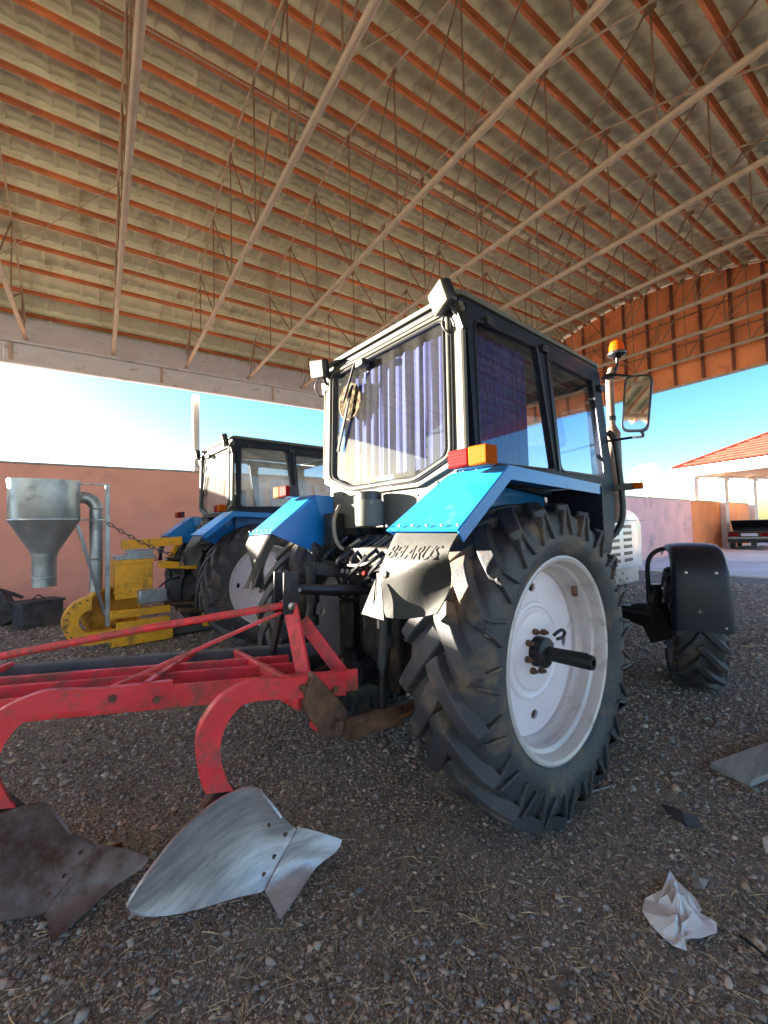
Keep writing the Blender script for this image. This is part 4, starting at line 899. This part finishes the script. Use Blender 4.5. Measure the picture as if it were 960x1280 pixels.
junk('old_tyre', 'worn black tyre lying by the pink wall at the frame edge', 'tyre', lambda b: b.lathe([(.22, -.08), (.33, -.1), (.37, -.05), (.37, .05), (.33, .1), (.22, .08)], 32, 'Z', (0, 0, .11)), 'rubber', (-3.35, 7.4, 0))
junk('feed_sack', 'dark slumped sack beside the scrap heap near the wall', 'sack', lambda b: b.lathe([(.001, .32), (.10, .30), (.20, .22), (.26, .12), (.25, .03), (.2, 0), (.001, 0)], 20, 'Z'), 'scrap', (-2.3, 7.9, 0))

# ------------------------------------------------------------------ litter on the ground
def sheet3(name, label, cat, px, m, hts, th):
    pts = [az(x, y, h) for (x, y), h in zip(px, hts)]; c_ = sum(pts, Vector()) / len(pts) + Vector((0, 0, .015))
    o = MB().add([c_] + pts, [(0, i + 1, (i + 1) % len(pts) + 1) for i in range(len(pts))]).build(name, m, smooth=15, solid=th); return tag(o, label, cat)
def crumple(name, label, cat, px, m, amp, seed):
    rnd = random.Random(seed); P_ = [az(x, y, .012 + amp * rnd.random()) for x, y in px]; c_ = sum(P_, Vector()) / len(P_); n_ = len(P_); b = MB(); rings = (.12, .35, .58, .80, 1.); vs = [c_ + Vector((0, 0, amp * 1.2))]
    for f_ in rings:
        for q in P_:
            z_ = max(.008, amp * (1.4 - f_) * (.35 + rnd.random())) if f_ < 1 else q.z * .55
            v = c_.lerp(q, f_); vs.append(Vector((v.x + (rnd.random() - .5) * .014, v.y + (rnd.random() - .5) * .014, z_)))
    fs_ = [(0, 1 + i, 1 + (i + 1) % n_) for i in range(n_)]
    for r in range(len(rings) - 1):
        for i in range(n_):
            a, b_ = 1 + r * n_ + i, 1 + r * n_ + (i + 1) % n_; fs_ += [(a, a + n_, b_ + n_), (a, b_ + n_, b_)]
    return tag(b.add(vs, fs_).build(name, m, smooth=22, solid=.0015), label, cat)
crumple('crumpled_paper', 'crumpled torn white paper lying on the gravel at lower right', 'paper', [(838, 1086), (848, 1098), (868, 1116), (877, 1135), (868, 1142), (893, 1148), (896, 1155), (876, 1163), (852, 1167), (858, 1182), (842, 1176), (828, 1168), (812, 1150), (801, 1136), (808, 1122), (815, 1110), (826, 1104)], 'paper', .05, 4)
sheet3('paper_scrap', 'small greyish paper scrap just behind the crumpled paper', 'paper', [(862, 1092), (886, 1100), (880, 1112), (868, 1110)], 'board', [.012, .01, .02, .012], .002)
sheet3('white_scrap', 'bit of white litter at the right edge of the gravel', 'litter', [(953, 1048), (962, 1044), (975, 1052), (970, 1068), (957, 1066)], 'paper', [.02, .03, .02, .02, .01], .003)
a, b = az(912, 968, .03), az(1010, 930, .03)
tag(MB().bar(a, b, .20, .035).build('plank', 'board', smooth=0, bevel=.004), 'grey weathered plank lying on the gravel at the right edge', 'plank')
sheet3('dirt_clod', 'flat dark rag on the gravel between wheel and plank', 'rag', [(826, 1005), (850, 1012), (872, 1022), (878, 1034), (858, 1032), (838, 1022)], 'scrap', [.02, .035, .02, .01, .02, .01], .006)
a, b = az(738, 990, .012), az(770, 981, .012)
tag(MB().tube([a, b], .0045, 6).build('thin_stick', 'board'), 'thin pale stick on the gravel beside the big rear wheel', 'stick')
a, b, c_ = az(925, 1170, .008), az(945, 1185, .02), az(965, 1203, .008)
tag(MB().tube(bez([a, b, c_]), .004, 6).build('dry_stem', 'straw'), 'curved yellow stem on the gravel at the lower right edge', 'stem')

# ------------------------------------------------------------------ gravel and straw
def scatter(name, m, centres, sizes, base_v, base_f, tint, squash, tilt=.5):
    n = len(centres); k = len(base_v)
    q = rng.normal(size=(n, 3)); ang = rng.uniform(0, 2 * np.pi, n); ca, sa = np.cos(ang), np.sin(ang)
    v = base_v[None] * (1 + .22 * rng.normal(size=(n, k, 1))) * squash(n)[:, None, :] * sizes[:, None, None]
    tx = rng.normal(0, tilt, n); c2, s2 = np.cos(tx), np.sin(tx)
    y, z = v[..., 1] * c2[:, None] - v[..., 2] * s2[:, None], v[..., 1] * s2[:, None] + v[..., 2] * c2[:, None]
    x = v[..., 0]; X = x * ca[:, None] - y * sa[:, None]; Y = x * sa[:, None] + y * ca[:, None]
    V = np.stack([X, Y, z], -1) + centres[:, None, :]
    F = (base_f[None] + (np.arange(n) * k)[:, None, None]).reshape(-1, base_f.shape[1])
    me = bpy.data.meshes.new(name); me.vertices.add(n * k); me.vertices.foreach_set('co', V.reshape(-1)); fl = F.shape[1]
    me.loops.add(F.size); me.loops.foreach_set('vertex_index', F.reshape(-1).astype(np.int32)); me.polygons.add(len(F)); me.polygons.foreach_set('loop_start', np.arange(0, F.size, fl, dtype=np.int32)); me.update(calc_edges=True)
    at = me.attributes.new('tint', 'FLOAT_COLOR', 'POINT'); cl = np.ones((n, k, 4)); cl[..., :3] = tint(n)[:, None, :]; at.data.foreach_set('color', cl.reshape(-1))
    o = obj(name, me, m, None, 0); me.polygons.foreach_set('use_smooth', [True] * len(me.polygons)); me.update(); return tag(o, kind='stuff')
ph = (1 + 5 ** .5) / 2
iv = np.array([(-1, ph, 0), (1, ph, 0), (-1, -ph, 0), (1, -ph, 0), (0, -1, ph), (0, 1, ph), (0, -1, -ph), (0, 1, -ph), (ph, 0, -1), (ph, 0, 1), (-ph, 0, -1), (-ph, 0, 1)]) / math.sqrt(1 + ph * ph)
fi = np.array([(0, 11, 5), (0, 5, 1), (0, 1, 7), (0, 7, 10), (0, 10, 11), (1, 5, 9), (5, 11, 4), (11, 10, 2), (10, 7, 6), (7, 1, 8), (3, 9, 4), (3, 4, 2), (3, 2, 6), (3, 6, 8), (3, 8, 9), (4, 9, 5), (2, 4, 11), (6, 2, 10), (8, 6, 7), (9, 8, 1)])
def place(n, rmin, rmax, a0=-50, a1=50, pw=1.0):
    r = rmin + (rmax - rmin) * rng.uniform(0, 1, n) ** pw; a = YAW + np.radians(rng.uniform(a0, a1, n)); return np.stack([CAMP.x + r * np.cos(a), CAMP.y + r * np.sin(a)], -1)
def patch(xy): return .5 + .25 * (np.sin(xy[:, 0] * 1.9 + 1.3 * np.sin(xy[:, 1] * 1.1)) + np.sin(xy[:, 1] * 2.3 + xy[:, 0] * .7 + .6))
def track(xy): return np.minimum(1, np.minimum(np.abs(xy[:, 1] - .8), np.abs(xy[:, 1] + .8)) / .30)
def gcol(n):
    c = np.array([(1., .95, .9), (.75, .76, .78), (1.3, 1.2, 1.1), (.6, .52, .46), (1.15, .92, .74), (.9, 1.0, 1.05)])[rng.integers(0, 6, n)]; return c * rng.uniform(.55, 1.45, (n, 1))
ov_ = np.array([(1, 0, 0), (-1, 0, 0), (0, 1, 0), (0, -1, 0), (0, 0, 1), (0, 0, -1)], float) * 1.1
of_ = np.array([(0, 2, 4), (2, 1, 4), (1, 3, 4), (3, 0, 4), (2, 0, 5), (1, 2, 5), (3, 1, 5), (0, 3, 5)])
sq = lambda n: np.column_stack([rng.uniform(.9, 1.4, n), rng.uniform(.7, 1.05, n), rng.uniform(.45, .8, n)])
for n, med, sg, lo_, hi_, bv, bf in ((52000, .0060, .45, .0035, .024, iv, fi), (150000, .0042, .30, .0025, .009, ov_, of_)):
    xy = place(n, .9, 7.5, a0=-48, a1=48, pw=1.3); s_ = np.clip(rng.lognormal(math.log(med), sg, n), lo_, hi_); r_ = np.hypot(xy[:, 0] - CAMP.x, xy[:, 1] - CAMP.y)
    s_ *= (1 + .10 * np.maximum(0, r_ - 2)) * (.60 + .62 * patch(xy)) * (.86 + .14 * track(xy))
    if bf is fi: keep = rng.uniform(0, 1, n) < (.30 + .85 * patch(xy)) * (.75 + .25 * track(xy)); xy, s_ = xy[keep], s_[keep]
    scatter('gravel', 'stone', np.column_stack([xy, .004 + s_ * .25]), s_, bv, bf, gcol, sq, .4)
n = 95000; xy = place(n, 1.1, 12.5, a0=-48, a1=48, pw=1.35); s_ = np.clip(rng.lognormal(math.log(.0058), .42, n), .003, .02); r_ = np.hypot(xy[:, 0] - CAMP.x, xy[:, 1] - CAMP.y); s_ *= 1 + .17 * np.maximum(0, r_ - 1.2)
k_ = rng.uniform(0, 1, n) < np.clip((r_ - 1.0) / 3.2, .12, 1) * (.55 + .5 * patch(xy)); xy, s_ = xy[k_], s_[k_]
k_ = ((xy[:, 0] * SHX.x + xy[:, 1] * SHX.y) < 11.4) & ((xy[:, 0] * SHY.x + xy[:, 1] * SHY.y) < 8.4); xy, s_ = xy[k_], s_[k_]
scatter('gravel', 'stone', np.column_stack([xy, .004 + s_ * .2]), s_, ov_, of_, gcol, sq, .4)
# straw: thin bent three-sided slivers
sv = np.array([(-1, 0, .0), (-1, .05, .0), (0, .03, .10), (0, .10, .09), (1, .0, 0), (1, .04, 0)]) * 1.
sf = np.array([(0, 2, 3, 1), (2, 4, 5, 3)])
n = 22000; xy = place(n, .95, 6.5, pw=1.1); xy = xy[rng.uniform(0, 1, n) < 1.15 - .6 * patch(xy)]; n = len(xy)
scatter('straw', 'straw', np.column_stack([xy, rng.uniform(.008, .02, n)]), rng.uniform(.008, .034, n), sv, sf, lambda n: rng.uniform(.5, 1.5, (n, 1)) * np.array([(1., .95, .85)]), lambda n: np.column_stack([np.ones(n), rng.uniform(.6, 1.3, n), rng.uniform(.5, 2, n)]), .3)
